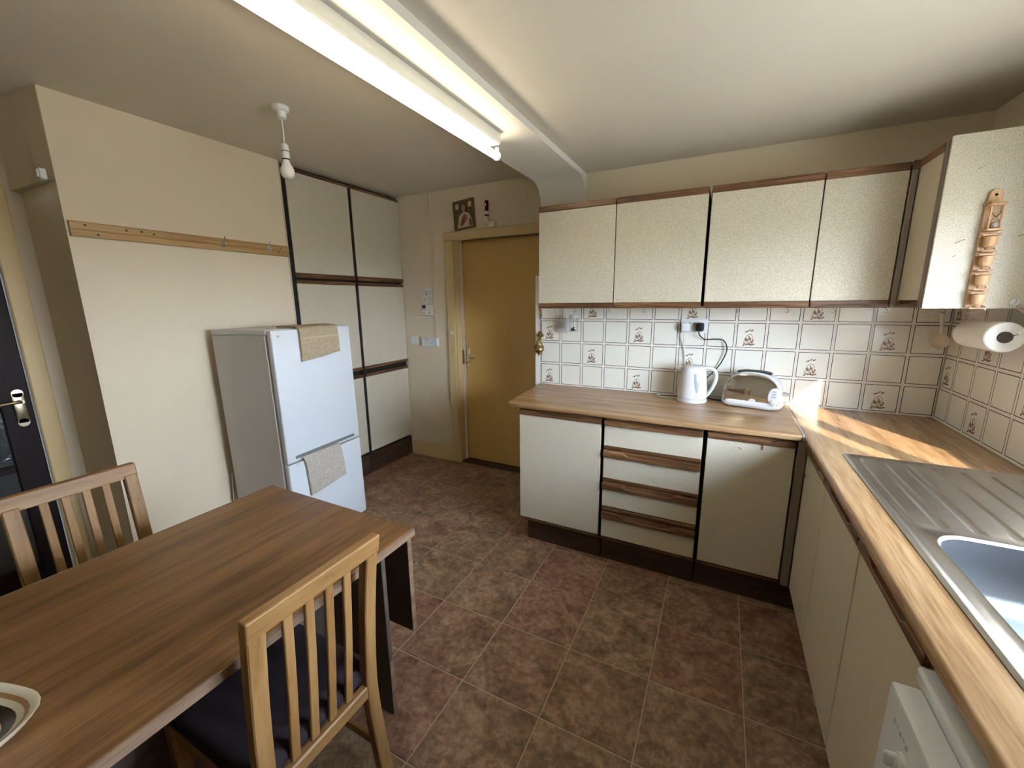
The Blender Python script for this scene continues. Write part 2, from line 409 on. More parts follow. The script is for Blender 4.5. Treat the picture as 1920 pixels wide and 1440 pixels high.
for rr in range(4):
    z = WT + .001 + rr * TP
    for c in range(14):
        x0 = -D1 - c * TP if c else -D1; wd = TP if c else D1
        wall_tile(wall_back, wd, (c % 4) == (1 if rr % 2 == 0 else 3), (x0, 0, z), (PI / 2, 0, 0))
    for c in range(6 if rr else 12):
        y0 = -E1 - (c - 1) * TP if c else 0; wd = TP if c else E1
        wall_tile(wall_right, wd, (c % 4) == (2 if rr % 2 == 0 else 0), (0, y0, z), (PI / 2, 0, -PI / 2))
bm = NB(); box(bm, XW, -.001, .0015, .006, WT, WT + 4 * TP); obj('grout', bm, GROUT, wall_back)
bm = NB(); box(bm, .0015, .006, -.8845, -.001, WT, WT + 4 * TP); box(bm, .0015, .006, -2.4, -.8845, WT, WT + TP); obj('grout', bm, GROUT, wall_right)

# ------------------------------------------------------------------ window (right wall, outside the frame of the photo)
win = thing('window_1', 'white framed window above the sink worktop', 'window', (.1, (WY0 + WY1) / 2, WZ0), kind='structure')
part('window_sill', TILER, win, (-.012, .25, WY0 + .002, WY1 - .002, WZ0 - .02, WZ0))
part('window_frame', WFRAME, win, (.17, .23, WY0, WY1, WZ0, WZ0 + .05), (.17, .23, WY0, WY1, WZ1 - .03, WZ1), (.17, .23, WY0, WY0 + .03, WZ0 + .05, WZ1 - .03), (.17, .23, WY1 - .03, WY1, WZ0 + .05, WZ1 - .03))
part('mullion', WFRAME, win, (.17, .23, -1.755, -1.685, WZ0 + .05, WZ1 - .03))
part('pane', PANE, win, (.198, .202, -1.685, WY1 - .03, WZ0 + .05, WZ1 - .03))
part('pane', PANE, win, (.198, .202, WY0 + .03, -1.755, WZ0 + .05, WZ1 - .03))

# ------------------------------------------------------------------ ochre door
d1 = thing('door_1', 'flush ochre painted door with chrome lever handle', 'door', (-2.66, .44, 0), kind='structure')
part('door_leaf', YEL, d1, (-3.045, -2.285, .43, .47, .012, 2.005), bev=.003)
part('threshold', PLI['x'], d1, (-3.06, -2.27, .335, .50, -.002, .010))
bm = NB()
for a, b in ((-3.15, -3.07), (-2.26, -2.18)): box(bm, a, b, .308, YD + .001, 0, 1.995, bev=.006)
obj('door_jamb', bm, YEL2, d1)
bm = NB(); box(bm, -3.15, -2.18, .300, YD + .001, 1.995, 2.068, bev=.006); obj('head_architrave', bm, YEL2, d1)
part('reveal', YEL2, d1, (-3.14, -3.062, YD, .55, 0, 2.03), (-2.268, -2.19, YD, .55, 0, 2.03), (-3.14, -2.19, YD, .55, 2.012, 2.03))
part('door_stop', plain('pinkish_primer', (.66, .55, .45), .5), d1, (-3.062, -3.046, .405, .43, 0, 2.012))
bm = NB(); box(bm, -3.064, -3.045, .398, .405, .93, 1.06); obj('strike_plate', bm, BRASS, d1)
hp = part('handle_plate', CHROME, d1, (-3.032, -2.995, .421, .430, .905, 1.065), bev=.004)
bm = NB(); lathe(bm, [(.010, 0), (.010, .045)], (-3.013, .423, 1.005), 'y', 12)
for v in bm.verts: v.co.y = .423 - (v.co.y - .423)
tube(bm, smoothpath([(-3.013, .383, 1.005), (-2.99, .378, 1.004), (-2.955, .380, .996), (-2.92, .386, .992)]), .008, 8)
obj('lever', bm, CHROME, hp, smooth=True)
bm = NB(); tube(bm, [(-3.012, .425, .945), (-3.012, .40, .945)], .004, 8); box(bm, -3.014, -3.010, .385, .40, .925, .955, bev=.001); obj('key', bm, BRASS2, hp)
bm = NB()
for (x, z, s) in ((-2.86, 0.0, 0),): pass
lathe(bm, [(0, -.006), (.014, -.005), (.017, 0), (.017, .004)], (-3.105, .304, 1.22), 'y', 14)
obj('button', bm, WHITE, d1, smooth=True)
# key strap hanging on the door
bm = NB()
tube(bm, smoothpath([(-3.030, .412, 1.19), (-3.032, .41, 1.165), (-3.024, .412, 1.145), (-3.018, .41, 1.12), (-2.998, .41, 1.09), (-2.985, .408, 1.06), (-2.985, .405, 1.035)]), .0035, 6)
box(bm, -3.036, -3.026, .408, .429, 1.185, 1.200, bev=.002)
tag(obj('key_strap', bm, CHROME, smooth=True), 'thin metal key chain hooked above the ochre door lever', 'key chain')

# dark glazed door in the hall wall
d2 = thing('door_2', 'dark stained door with patterned glass and brass lever', 'door', (XH - .02, -2.35, 0), kind='structure')
part('door_frame', YEL2, d2, (XH - .05, XH + .018, -1.998, -1.926, 0, 2.055), (XH - .05, XH + .018, -2.75, -2.68, 0, 2.055), (XH - .05, XH + .018, -2.68, -1.998, 1.985, 2.055), bev=.005)
part('stile', DDARK, d2, (XH - .06, XH - .02, -2.105, -2.000, .01, 1.98), bev=.004)
part('stile', DDARK, d2, (XH - .06, XH - .02, -2.678, -2.58, .01, 1.98), bev=.004)
part('rail', DDARK, d2, (XH - .06, XH - .02, -2.58, -2.105, 1.03, 1.98), bev=.004)
part('rail', DDARK, d2, (XH - .06, XH - .02, -2.58, -2.105, .01, .16), bev=.004)
part('rail', DDARK, d2, (XH - .06, XH - .02, -2.58, -2.105, .66, .70), bev=.004)
part('pane', DGLASS, d2, (XH - .045, XH - .035, -2.58, -2.105, .70, 1.03))
part('pane', DGLASS, d2, (XH - .045, XH - .035, -2.58, -2.105, .16, .66))
bm = NB(); lathe(bm, [(.0, .0), (.0, .0)], (0, 0, 0)) if False else None
box(bm, XH - .02, XH - .012, -2.065, -2.022, .905, 1.065, bev=.006, seg=2)
lathe(bm, [(.021, 0), (.021, .008)], (XH - .02, -2.0435, 1.06), 'x', 14); lathe(bm, [(.021, 0), (.021, .008)], (XH - .02, -2.0435, .91), 'x', 14)
hp2 = obj('handle_plate', bm, BRASS2, d2, smooth=30)
bm = NB(); lathe(bm, [(.010, 0), (.010, .045)], (XH - .015, -2.0435, 1.02), 'x', 12)
tube(bm, smoothpath([(XH + .03, -2.0435, 1.02), (XH + .034, -2.07, 1.021), (XH + .03, -2.11, 1.018), (XH + .026, -2.15, 1.012)]), .008, 8)
obj('lever', bm, BRASS2, hp2, smooth=True)
bm = NB(); box(bm, XL - .045, XL - .003, YL0 - .045, YL0 - .0225, 2.03, 2.075, bev=.003); box(bm, XL - .040, XL - .008, YL0 - .052, YL0 - .045, 2.035, 2.07, bev=.002)
tag(obj('door_catch', bm, WHITE), 'small white plastic catch on the alcove corner', 'door catch')

# ------------------------------------------------------------------ panel and rail builders
def lip(bm, a, b, zb, zt, f0, f1, axis, scoop=.014, mi=0):
    """rail front lip with a scooped finger grip; a..b along the run, f0 (back) to f1 (front)"""
    L = b - a
    pts = [(a, zb), (b, zb), (b, zt), (b - .20 * L, zt), (b - .27 * L, zt - scoop), (a + .27 * L, zt - scoop), (a + .20 * L, zt), (a, zt)]
    if axis == 'x':      # run along x, depth along y
        t = bmesh.new(); prism(t, [(p[0], p[1]) for p in pts], 'y', f0, f1, bev=.002); merge(bm, t, mi)
    else:
        t = bmesh.new(); prism(t, [(p[0], p[1]) for p in pts], 'x', f0, f1, bev=.002); merge(bm, t, mi)

# ------------------------------------------------------------------ built-in larder (left wall)
XT = XL + .002
for nm, y0, y1, lab in (('l', -.755, -.238, 'tall built-in larder cupboard beside the peg rail, three cream doors'), ('r', -.206, .322, 'tall built-in larder cupboard next to the ochre door wall, three cream doors')):
    t = thing('tall_cabinet', lab, 'cupboard', (XL - .25, (y0 + y1) / 2, 0), 'built-in larder cupboards')
    part('carcass', BLACK, t, (XL - .55, XL - .022, y0 - (.028 if nm == 'l' else .029), y1 + (.001 if nm == 'l' else .006), .0, 2.40))
    part('plinth', PLI['y'], t, (XL - .022, XL - .004, y0 - (.02 if nm == 'l' else .029), y1 + (.001 if nm == 'l' else 0), .0, .175))
    for zb, zt, hd in ((.198, .868, 'top'), (.958, 1.626, 'both'), (1.70, 2.365, 'bottom')):
        d = part('door', LAM, t, (XT - .02, XT, y0, y1, zb, zt), bev=.0015)
        if hd in ('top', 'both'): part('handle_rail', DW['y'], d, (XT - .02, XT + .008, y0, y1, zt, zt + .024), bev=.003)
        if hd in ('bottom', 'both'): part('handle_rail', DW['y'], d, (XT - .02, XT + .010, y0, y1, zb - (.026 if hd == 'both' else .034), zb), bev=.003)
    bm = NB(); box(bm, XL - .03, XL - .006, y0 - (.02 if nm == 'l' else .029), y1 + .001, 2.366, 2.388); box(bm, XL - .03, XL + .006, y0, y1, 2.366, 2.380, bev=.002)
    obj('top_rail', bm, DW['y'], t)
    part('gap_strip', BLACK, t, (XL - .022, XL - .004, (y0 - .028) if nm == 'l' else (y0 - .029), y0 - .001, .18, 2.365))
bm = NB(); box(bm, XL - .03, XL + .004, -.801, -.790, 0, 2.40, bev=.002)
tag(obj('trim_3', bm, plain('pale_edge_strip', (.55, .48, .38), .5)), 'pale upright edging strip beside the larder cupboards', 'trim', kind='structure')

# ------------------------------------------------------------------ base cupboards along the back wall
YB = -.588
def base_unit(x0, x1, label, kind, open_side=False):
    t = thing('base_cabinet' if kind == 'door' else 'drawer_cabinet', label, 'cupboard', ((x0 + x1) / 2, -.3, 0), 'base cupboards on the back wall')
    part('carcass', BLACK, t, (x0 + (.0 if open_side else .001), x1 - .001, YB + .02, -.008, .165, .868))
    if open_side: part('end_panel', LAM, t, (x0 - .001, x0 + .0005, YB + .021, -.008, .166, .867))
    part('bottom_edge', DW['x'], t, (x0 + .004, x1 - .004, YB + .002, YB + .02, .155, .165))
    part('plinth', PLI['x'], t, (x0 + (.03 if open_side else 0), x1, -.535, -.515, 0, .165))
    a, b = x0 + (.002 if open_side else .008), x1 - .004
    if kind == 'door':
        d = part('door', LAM, t, (a, b, YB, YB + .018, .172, .832), bev=.0015)
        bm = NB(); box(bm, a, b, YB + .004, YB + .018, .832, .866, bev=.002); lip(bm, a, b, .832, .858, YB + .004, YB - .008, 'x'); obj('handle_rail', bm, DW['x'], d)
    else:
        for zb, zt in ((.172, .292), (.360, .468), (.527, .654), (.714, .832)):
            d = part('drawer', LAM, t, (a, b, YB, YB + .018, zb, zt), bev=.0015)
            top = zt > .8
            bm = NB(); box(bm, a, b, YB + .006, YB + .018, zt, zt + (.034 if top else .040), bev=.002)
            if not top: box(bm, a, b, YB - .003, YB + .018, zt + .044, zt + .062, bev=.002)
            lip(bm, a, b, zt, zt + (.026 if top else .036), YB + .006, YB - .016, 'x', .010 if top else .020)
            obj('handle_rail', bm, DW['x'], d)
    return t
base_unit(-2.004, -1.507, 'cream base cupboard at the open end nearest the ochre door', 'door', True)
base_unit(-1.500, -1.006, 'cream four-drawer base unit with scooped wooden handle rails', 'drawers')
uc = base_unit(-.999, -.632, 'cream base cupboard in the corner with a small metal hook on its door', 'door')
part('corner_post', plain('taupe_post', (.20, .155, .115), .5), uc, (-.6295, -.5975, YB - .020, YB + .02, .16, .868), bev=.002)
part('plinth_return', PLI['x'], uc, (-.632, -.54, -.535, -.515, 0, .165))
bm = NB(); tube(bm, smoothpath([(-.86, YB, .805), (-.86, YB - .014, .803), (-.853, YB - .020, .808), (-.846, YB - .018, .800)]), .0016, 6)
tag(obj('cup_hook', bm, CHROME, smooth=True), 'small bent metal hook on the corner base cupboard door', 'hook')
bm = NB(); tube(bm, [(-.762, YB - .004, .835), (-.761, YB - .005, .82), (-.7625, YB - .004, .806)], .0022, 6)
tag(obj('string_end', bm, RED, smooth=True), 'short bit of red string by the corner cupboard handle', 'string')

# ------------------------------------------------------------------ sink run cupboards
XS = -.596
def sink_unit(y1, y0, label):
    t = thing('sink_cabinet', label, 'cupboard', (-.3, (y0 + y1) / 2, 0), 'cupboards under the sink worktop')
    part('carcass', BLACK, t, (XS + .02, -.02, y0 + .001, y1 - .001, .165, .868 if y0 > -.75 else .70))
    part('plinth', PLI['y'], t, (-.545, -.525, y0, y1, 0, .165))
    d = part('door', LAMP, t, (XS, XS + .018, y0 + .003, y1 - .003, .168, .832), bev=.0015)
    bm = NB(); box(bm, XS + .006, XS + .018, y0 + .003, y1 - .003, .832, .866, bev=.002); lip(bm, y0 + .003, y1 - .003, .832, .858, XS + .006, XS - .008, 'y'); obj('handle_rail', bm, DW['y'], d)
    return t
sink_unit(-.615, -.978, 'narrow plain cream cupboard door in the corner under the sink worktop')
sink_unit(-.982, -1.394, 'plain cream cupboard door in the middle of the sink run')
sink_unit(-1.398, -1.806, 'plain cream cupboard door beside the white dishwasher')
for i, (y, z) in enumerate(((-.685, .775), (-.72, .765))):
    bm = NB(); tube(bm, smoothpath([(XS, y, z), (XS - .012, y, z), (XS - .018, y + .004, z - .006), (XS - .014, y + .006, z - .012)]), .0016, 6)
    tag(obj('cup_hook', bm, BRASS2, smooth=True), ('farther', 'nearer')[i] + ' of two tiny brass hooks on the corner sink cupboard door', 'hook')

# ------------------------------------------------------------------ dishwasher
t = thing('dishwasher', 'white dishwasher standing proud under the end of the sink worktop', 'dishwasher', (-.33, -2.12, 0))
part('body', WHITEM, t, (-.60, -.04, -2.43, -1.835, .03, .825), bev=.004)
part('lid', WHITEM, t, (-.622, -.04, -2.432, -1.833, .827, .856), bev=.005, seg=2)
bm = NB(); prism(bm, [(-.664, -1.866), (-.622, -1.866), (-.622, -2.43), (-.664, -2.43)], 'z', .10, .838, bev=.006, seg=2)
dd = obj('door_panel', bm, WHITEM, t, smooth=30)
bm = NB(); lathe(bm, [(.015, 0), (.014, .006), (.010, .008), (.010, .012)], (0, 0, 0), 'x', 16)
for v in bm.verts: v.co = Vector((-.664 - v.co.x, -1.955 + v.co.y, .765 + v.co.z))
box(bm, -.688, -.670, -1.960, -1.950, .752, .778, bev=.003); obj('control_knob', bm, WHITE, dd, smooth=30)
bm = NB()
for k in range(5): box(bm, -.6646, -.6638, -1.905 - .012 * k, -1.912 - .012 * k, .792 + .004 * (k % 2), .800)
obj('printed_marks', bm, GREYL, dd)
for x in (-.55, -.1):
    for y in (-2.38, -1.88):
        bm = NB(); lathe(bm, [(.02, 0), (.02, .03)], (x, y, 0), seg=12); obj('foot', bm, BLACKP, t)

# ------------------------------------------------------------------ worktops
bm = NB()
t_ = bmesh.new(); prism(t_, [(-2.070, -.606), (-.618, -.606), (-.618, -.004), (-2.119, -.004)], 'z', .870, WT)
bmesh.ops.bevel(t_, geom=[e for e in t_.edges if all(abs(v.co.y + .606) < 1e-4 for v in e.verts)], offset=.010, segments=4, profile=.5, affect='EDGES'); merge(bm, t_)
tag(obj('worktop', bm, OAK['x'], smooth=30), 'oak-effect laminate worktop along the back wall carrying kettle and toaster', 'worktop')
# sink worktop with cut-out for the bowl
BX0, BX1, BY0, BY1 = -.468, -.10, -1.82, -1.372
bm = NB(); xf, yb = -.612, -2.46
def nosed(bm, x0, x1, y0, y1):
    t2 = bmesh.new(); prism(t2, [(x0, y0), (x1, y0), (x1, y1), (x0, y1)], 'z', .870, WT)
    bmesh.ops.bevel(t2, geom=[e for e in t2.edges if all(abs(v.co.x - xf) < 1e-4 for v in e.verts) and abs(e.verts[0].co.y - e.verts[1].co.y) > .1], offset=.011, segments=4, profile=.5, affect='EDGES'); merge(bm, t2)
nosed(bm, xf, BX0 - .012, yb, -.004)
box(bm, BX0 - .012, BX1 + .012, BY1 + .012, -.004, .870, WT); box(bm, BX0 - .012, BX1 + .012, yb, BY0 - .012, .870, WT); box(bm, BX1 + .012, -.004, yb, -.004, .870, WT)
tag(obj('worktop', bm, OAK['y'], smooth=30), 'oak-effect laminate worktop running under the window around the steel sink', 'worktop')
bm = NB(); box(bm, -.6178, -.6125, -.606, -.006, .871, WT + .0012)
tag(obj('joint_strip', bm, GREYL), 'thin grey metal strip joining the two oak worktops', 'joint strip')
bm = NB(); prism(bm, [(-.0005, WT + .0002), (-.006, WT + .0002), (-.0005, WT + .006)], 'x', -2.117, -.001)
tag(obj('trim_4', bm, GROUT), 'white sealant bead along the back worktop', 'trim', kind='structure')
bm = NB(); prism(bm, [(-.0005, WT + .0002), (-.006, WT + .0002), (-.0005, WT + .006)], 'y', -2.46, -.006)
tag(obj('trim_5', bm, GROUT), 'white sealant bead along the sink worktop', 'trim', kind='structure')

# ------------------------------------------------------------------ sink
t = thing('sink', 'stainless steel inset sink with ribbed drainer', 'sink', (-.28, -1.35, WT))
SX0, SX1, SY0, SY1 = -.522, -.030, -1.95, -.800
bm = NB(); H0 = WT + .001
NX, NY = 66, 90
def prof(x, y):
    z = .0045
    e = min(x - SX0, SX1 - x, y - SY0, SY1 - y)
    if e < .010: z = .0005 + .005 * min(1, e / .006)
    elif e < .020: z = .0055 - .0035 * (e - .010) / .010
    else: z = .002
    if e >= .020 and -1.335 < y < -.845 and -.490 < x < -.055:
        ph = ((x + .490) / .068) % 1.0
        s = min(1, (y + 1.335) / .012, (-.845 - y) / .012)
        z += .0035 * s * min(1, max(0, (min(ph, 1 - ph) - .13) / .05)) - .002 * s
    return H0 + z
xs = sorted(set([SX0 + (SX1 - SX0) * i / NX for i in range(NX + 1)] + [SX0 + .006, SX0 + .01, SX1 - .006, SX1 - .01]))
xs = sorted(set(xs + [-.490 + .068 * k + d for k in range(7) for d in (-.013, -.009, .009, .013) if SX0 < -.490 + .068 * k + d < SX1]))
HX0, HX1, HY0, HY1 = BX0 - .018, BX1 + .018, BY0 - .02, BY1 + .018
xs = sorted(set(xs + [HX0, HX1]))
ys = [SY1, SY1 - .003, SY1 - .006, SY1 - .010, SY1 - .020, -.845, -.851, -.857] + [-.857 - .4660 * k / 6 for k in range(1, 7)] + [-1.329, -1.335, HY1, HY0, SY0 + .020, SY0 + .010, SY0 + .006, SY0 + .003, SY0]
ys += [HY1 + (HY0 - HY1) * k / 8 for k in range(1, 8)]
ys = sorted(set(ys), reverse=True)
gr = [[bm.verts.new((x, y, prof(x, y))) for x in xs] for y in ys]
for j in range(len(ys) - 1):
    for i in range(len(xs) - 1):
        if xs[i] > HX0 - 1e-5 and xs[i + 1] < HX1 + 1e-5 and ys[j] < HY1 + 1e-5 and ys[j + 1] > HY0 - 1e-5: continue
        bm.faces.new((gr[j][i], gr[j + 1][i], gr[j + 1][i + 1], gr[j][i + 1]))
obj('drainer', bm, STEEL, t, smooth=60)
# rounded rectangles ringing the bowl
def rrect(x0, x1, y0, y1, r, z, n=7):
    out = []
    for cx, cy, a0 in ((x1 - r, y1 - r, 0), (x0 + r, y1 - r, PI / 2), (x0 + r, y0 + r, PI), (x1 - r, y0 + r, 1.5 * PI)):
        for k in range(n + 1):
            a = a0 + PI / 2 * k / n; out.append((cx + r * math.cos(a), cy + r * math.sin(a), z))
    return out
def rings(bm, L, cap=True, mi=0):
    V = [[bm.verts.new(p) for p in r_] for r_ in L]; n = len(V[0])
    for a, b in zip(V, V[1:]):
        for i in range(n): bm.faces.new((a[i], a[(i + 1) % n], b[(i + 1) % n], b[i])).material_index = mi
    if cap: bm.faces.new(V[-1]).material_index = mi
    return V
bm = NB(); z2 = H0 + .002
rings(bm, [rrect(HX0, HX1, HY0, HY1, .0005, z2), rrect(BX0 - .004, BX1 + .004, BY0 - .004, BY1 + .004, .079, z2), rrect(BX0, BX1, BY0, BY1, .075, z2 + .002), rrect(BX0 + .005, BX1 - .005, BY0 + .005, BY1 - .005, .072, z2 - .004)], cap=False)
obj('surround', bm, STEEL, t, smooth=60)
bm = NB()
rings(bm, [rrect(BX0 + .005, BX1 - .005, BY0 + .005, BY1 - .005, .072, z2 - .004), rrect(BX0 + .012, BX1 - .012, BY0 + .012, BY1 - .012, .068, z2 - .06), rrect(BX0 + .022, BX1 - .022, BY0 + .022, BY1 - .022, .07, z2 - .125),
    rrect(BX0 + .036, BX1 - .036, BY0 + .036, BY1 - .036, .08, z2 - .145), rrect(BX0 + .07, BX1 - .07, BY0 + .07, BY1 - .07, .07, z2 - .155)])
obj('bowl', bm, BOWLST, t, smooth=60)
bm = NB(); lathe(bm, [(.0, .004), (.022, .003), (.035, .004), (.040, .001), (.040, -.002)], (-.284, -1.58, z2 - .155)); obj('waste', bm, CHROME, t, smooth=True)

# ------------------------------------------------------------------ wall cupboards
YC = -.32
def wall_unit(x0, x1, splits, label, tall=1.0):
    t = thing('wall_cabinet', label, 'cupboard', ((x0 + x1) / 2, -.16, 1.44), 'wall cupboards above the splashback')
    part('carcass', BLACK, t, (x0 + .001, x1 - .001, YC + .02, -.003, 1.452, 2.018))
    part('bottom_board', LAMP, t, (x0 + .002, x1 - .002, YC + .03, -.004, 1.441, 1.4515))
    part('top_board', LAMP, t, (x0 + .002, x1 - .002, YC + .02, -.004, 2.0185, 2.028))
    e = [x0] + splits + [x1]
    for a, b in zip(e, e[1:]):
        a += .0035 if a != x0 else .004; b -= .0015 if b != x1 else .003
        d = part('door', LAM, t, (a, b, YC, YC + .018, 1.474, 2.000), bev=.0015)
        part('top_rail', DW['x'], d, (a, b, YC - .004, YC + .019, 2.000, 2.032), bev=.003)
        bm = NB(); box(bm, a, b, YC + .004, YC + .019, 1.442, 1.474, bev=.002)
        L = b - a
        prism(bm, [(a, 1.474), (b, 1.474), (b, 1.444), (b - .18 * L, 1.444), (b - .25 * L, 1.455), (a + .25 * L, 1.455), (a + .18 * L, 1.444), (a, 1.444)], 'y', YC - .008, YC + .004, bev=.002)
        obj('handle_rail', bm, DW['x'], d)
    return t
w1 = wall_unit(-1.999, -1.078, [-1.537], 'cream double wall cupboard at the end above the single socket')
part('end_panel', LAM, w1, (-2.0005, -1.9985, YC + .021, -.004, 1.444, 2.026))
wall_unit(-1.070, -.329, [-.617], 'cream double wall cupboard above the toaster')
# corner unit on the right wall
t = thing('wall_cabinet', 'cream corner wall cupboard on the sink wall with the wooden rack on its end', 'cupboard', (-.15, -.30, 1.44), 'wall cupboards above the splashback')
part('carcass', LAMP, t, (-.290, -.003, -.548, -.003, 1.446, 2.030))
part('corner_post', plain('grey_post', (.24, .20, .16), .5), t, (-.327, -.3065, YC - .006, YC + .03, 1.442, 2.0), bev=.002)
part('corner_cap', DW['x'], t, (-.327, -.292, YC - .008, YC + .03, 2.0005, 2.034), bev=.002)
dd = part('door', LAMP, t, (-.305, -.292, -.536, -.328, 1.474, 2.004), bev=.0015)
part('top_rail', DW['y'], dd, (-.309, -.292, -.536, -.328, 2.004, 2.034), bev=.003)
bm = NB(); box(bm, -.300, -.292, -.536, -.328, 1.444, 1.474, bev=.002); lip(bm, -.536, -.328, 1.444, 1.470, -.300, -.311, 'y', .010); obj('handle_rail', bm, DW['y'], dd)
part('end_post', plain('grey_brown_post', (.20, .15, .125), .5), t, (-.306, -.290, -.566, -.538, 1.446, 2.034), bev=.002)
part('end_panel', LAM, t, (-.3015, -.003, -.576, -.5665, 1.443, 2.042), bev=.0015)

# ------------------------------------------------------------------ cup hooks under the wall cupboards
HX = (-1.837, -1.617, -1.403, -.909, -.676, -.48, -.278, -.075)
WHICH = ('above the glass jar', 'second from the ochre door', 'left of the double socket', 'above the toaster', 'right of the toaster', 'above the sunlit tiles', 'near the corner', 'holding the tea strainer')
for x, wh in zip(HX, WHICH):
    bm = NB(); y = -.1
    zt_ = 1.4408 if x < -.3 else 1.4455
    tube(bm, smoothpath([(x, y, zt_), (x, y, 1.432), (x + .007, y, 1.428), (x + .009, y, 1.420), (x + .002, y, 1.414), (x - .006, y, 1.419)], 4), .0016, 6)
    tag(obj('cup_hook', bm, BRASS, smooth=True), 'brass cup hook under the wall cupboards, ' + wh, 'hook', 'cup hooks under the wall cupboards')

# ------------------------------------------------------------------ tea strainer
t = thing('tea_strainer', 'small white plastic tea strainer hanging from a hook in the corner', 'strainer', (-.066, -.1, 1.25))
bm = NB(); lathe(bm, [(.031, 0), (.034, .004), (.034, -.004), (.031, 0)], (-.066, -.1, 1.284), 'y', 24, caps=False); obj('rim', bm, CREAMP, t, smooth=True)
bm = NB(); lathe(bm, [(.031, .0), (.026, .012), (.014, .019), (0, .021)], (-.066, -.1, 1.284), 'y', 20, caps=False); obj('mesh_cup', bm, plain('cream_mesh', (.70, .60, .45), .8, var=.12, vscale=900), t, smooth=True)
bm = NB(); tube(bm, smoothpath([(-.066, -.1, 1.316), (-.068, -.1, 1.345), (-.072, -.1, 1.385), (-.0745, -.1, 1.412)]), [.006] * 10 + [.007] * 6 + [.008] * 3, 8, flat=(1, .4)); obj('handle', bm, CREAMP, t, smooth=True)
for dx in (-.014, .014): part('prong', CREAMP, t, (-.066 + dx - .003, -.066 + dx + .003, -.102, -.098, 1.245, 1.255), bev=.001)

# ------------------------------------------------------------------ kitchen roll under the corner cupboard
t = thing('kitchen_roll', 'white kitchen paper roll hanging on a wire holder under the corner cupboard', 'kitchen roll', (-.072, -.47, 1.34))
cx, cz = -.077, 1.343
bm = NB(); lathe(bm, [(.021, .005), (.051, .004), (.054, .008), (.054, .232), (.051, .236), (.021, .236)], (cx, -.612, cz), 'y', 32)
obj('paper', bm, PAPER, t, smooth=30)
bm = NB(); lathe(bm, [(.0195, .0), (.0205, .004), (.0205, .238), (.0195, .238), (.0195, .02), (0, .02)], (cx, -.612, cz), 'y', 24); obj('card_core', bm, CARD, t, smooth=30)
bm = NB(); tube(bm, smoothpath([(cx + .012, -.585, cz + .008), (cx + .018, -.625, cz + .010), (cx + .03, -.632, cz + .03), (cx + .052, -.610, cz + .07), (cx + .05, -.596, 1.418), (cx + .018, -.588, 1.45)]), .0022, 6)
tube(bm, smoothpath([(cx + .0, -.39, cz + .053), (cx - .02, -.41, 1.41), (cx - .055, -.46, 1.425), (cx - .055, -.578, 1.432), (cx - .06, -.58, 1.455)]), .0022, 6)
obj('wire_holder', bm, CHROME, t, smooth=True)
# round hooks on the end panel
t = thing('round_hook', 'round white stick-on hook above the kitchen roll', 'hook', (-.061, -.577, 1.465))
bm = NB(); lathe(bm, [(0, -.006), (.012, -.005), (.0155, 0)], (-.061, -.5765, 1.465), 'y', 20); obj('disc', bm, WHITE, t, smooth=30)
bm = NB(); tube(bm, smoothpath([(-.057, -.580, 1.474), (-.060, -.588, 1.466), (-.067, -.594, 1.457), (-.069, -.590, 1.452)]), .003, 6); obj('prong', bm, WHITE, t, smooth=True)
for (x0, z0, x1, z1, lab) in ((-.245, 1.676, -.222, 1.689, 'thin nail with a white head left of the wooden rack'), (-.247, 1.628, -.240, 1.634, 'tiny nail low on the corner cupboard end panel'), (-.222, 1.922, -.205, 1.93, 'small bent wire hook high on the corner cupboard end panel'), (-.088, 1.69, -.072, 1.695, 'thin nail right of the wooden rack')):
    bm = NB(); tube(bm, [(x0, -.5765, z0), ((x0 + x1) / 2, -.583, (z0 + z1) / 2 - .001), (x1, -.589, z1)], .0011, 5)
    if 'head' in lab: lathe(bm, [(0, -.0016), (.0026, 0), (0, .0016)], (x1, -.589, z1), 'y', 8)
    tag(obj('nail', bm, CHROME, smooth=True), lab, 'nail')

# ------------------------------------------------------------------ wooden rack with egg timer
RX, RY = -.166, -.577
t = thing('wooden_rack', 'narrow pine hanging rack with an egg timer and little turned pots', 'rack', (RX, RY, 1.44))
pts = [(RX - .0215, 1.447), (RX + .0215, 1.447), (RX + .0215, 1.79), (RX + .0235, 1.80), (RX + .018, 1.812), (RX + .017, 1.83)]
for k in range(9):
    a = PI * k / 8; pts.append((RX + .017 * math.cos(a), 1.832 + .017 * math.sin(a)))
pts += [(RX - .017, 1.83), (RX - .018, 1.812), (RX - .0235, 1.80), (RX - .0215, 1.79)]
bm = NB(); prism(bm, pts, 'y', RY - .009, RY, bev=.002); obj('back_board', bm, RACKW, t)
bm = NB(); lathe(bm, [(.0, -.0008), (.0042, -.0006), (.0042, .002)], (RX, RY - .009, 1.83), 'y', 10); obj('peg_hole', bm, BLACKP, t)
for z in (1.795, 1.712): part('timer_end', RACKW, t, (RX - .019, RX + .019, RY - .044, RY - .009, z - .004, z + .004), bev=.002)
bm = NB(); lathe(bm, [(.010, 1.716), (.0115, 1.725), (.010, 1.742), (.0025, 1.7535), (.010, 1.765), (.0115, 1.782), (.010, 1.791)], (RX + .003, RY - .028, 0), seg=14); tm = obj('egg_timer', bm, GLASS, t, smooth=True)
bm = NB(); lathe(bm, [(.0, 1.718), (.0095, 1.719), (.0102, 1.728), (.006, 1.736), (0, 1.738)], (RX + .003, RY - .028, 0), seg=12); obj('sand', bm, SAND, tm, smooth=True)
for dx in (-.014, .016): part('timer_post', RACKW, t, (RX + dx - .002, RX + dx + .002, RY - .034, RY - .030, 1.716, 1.791))
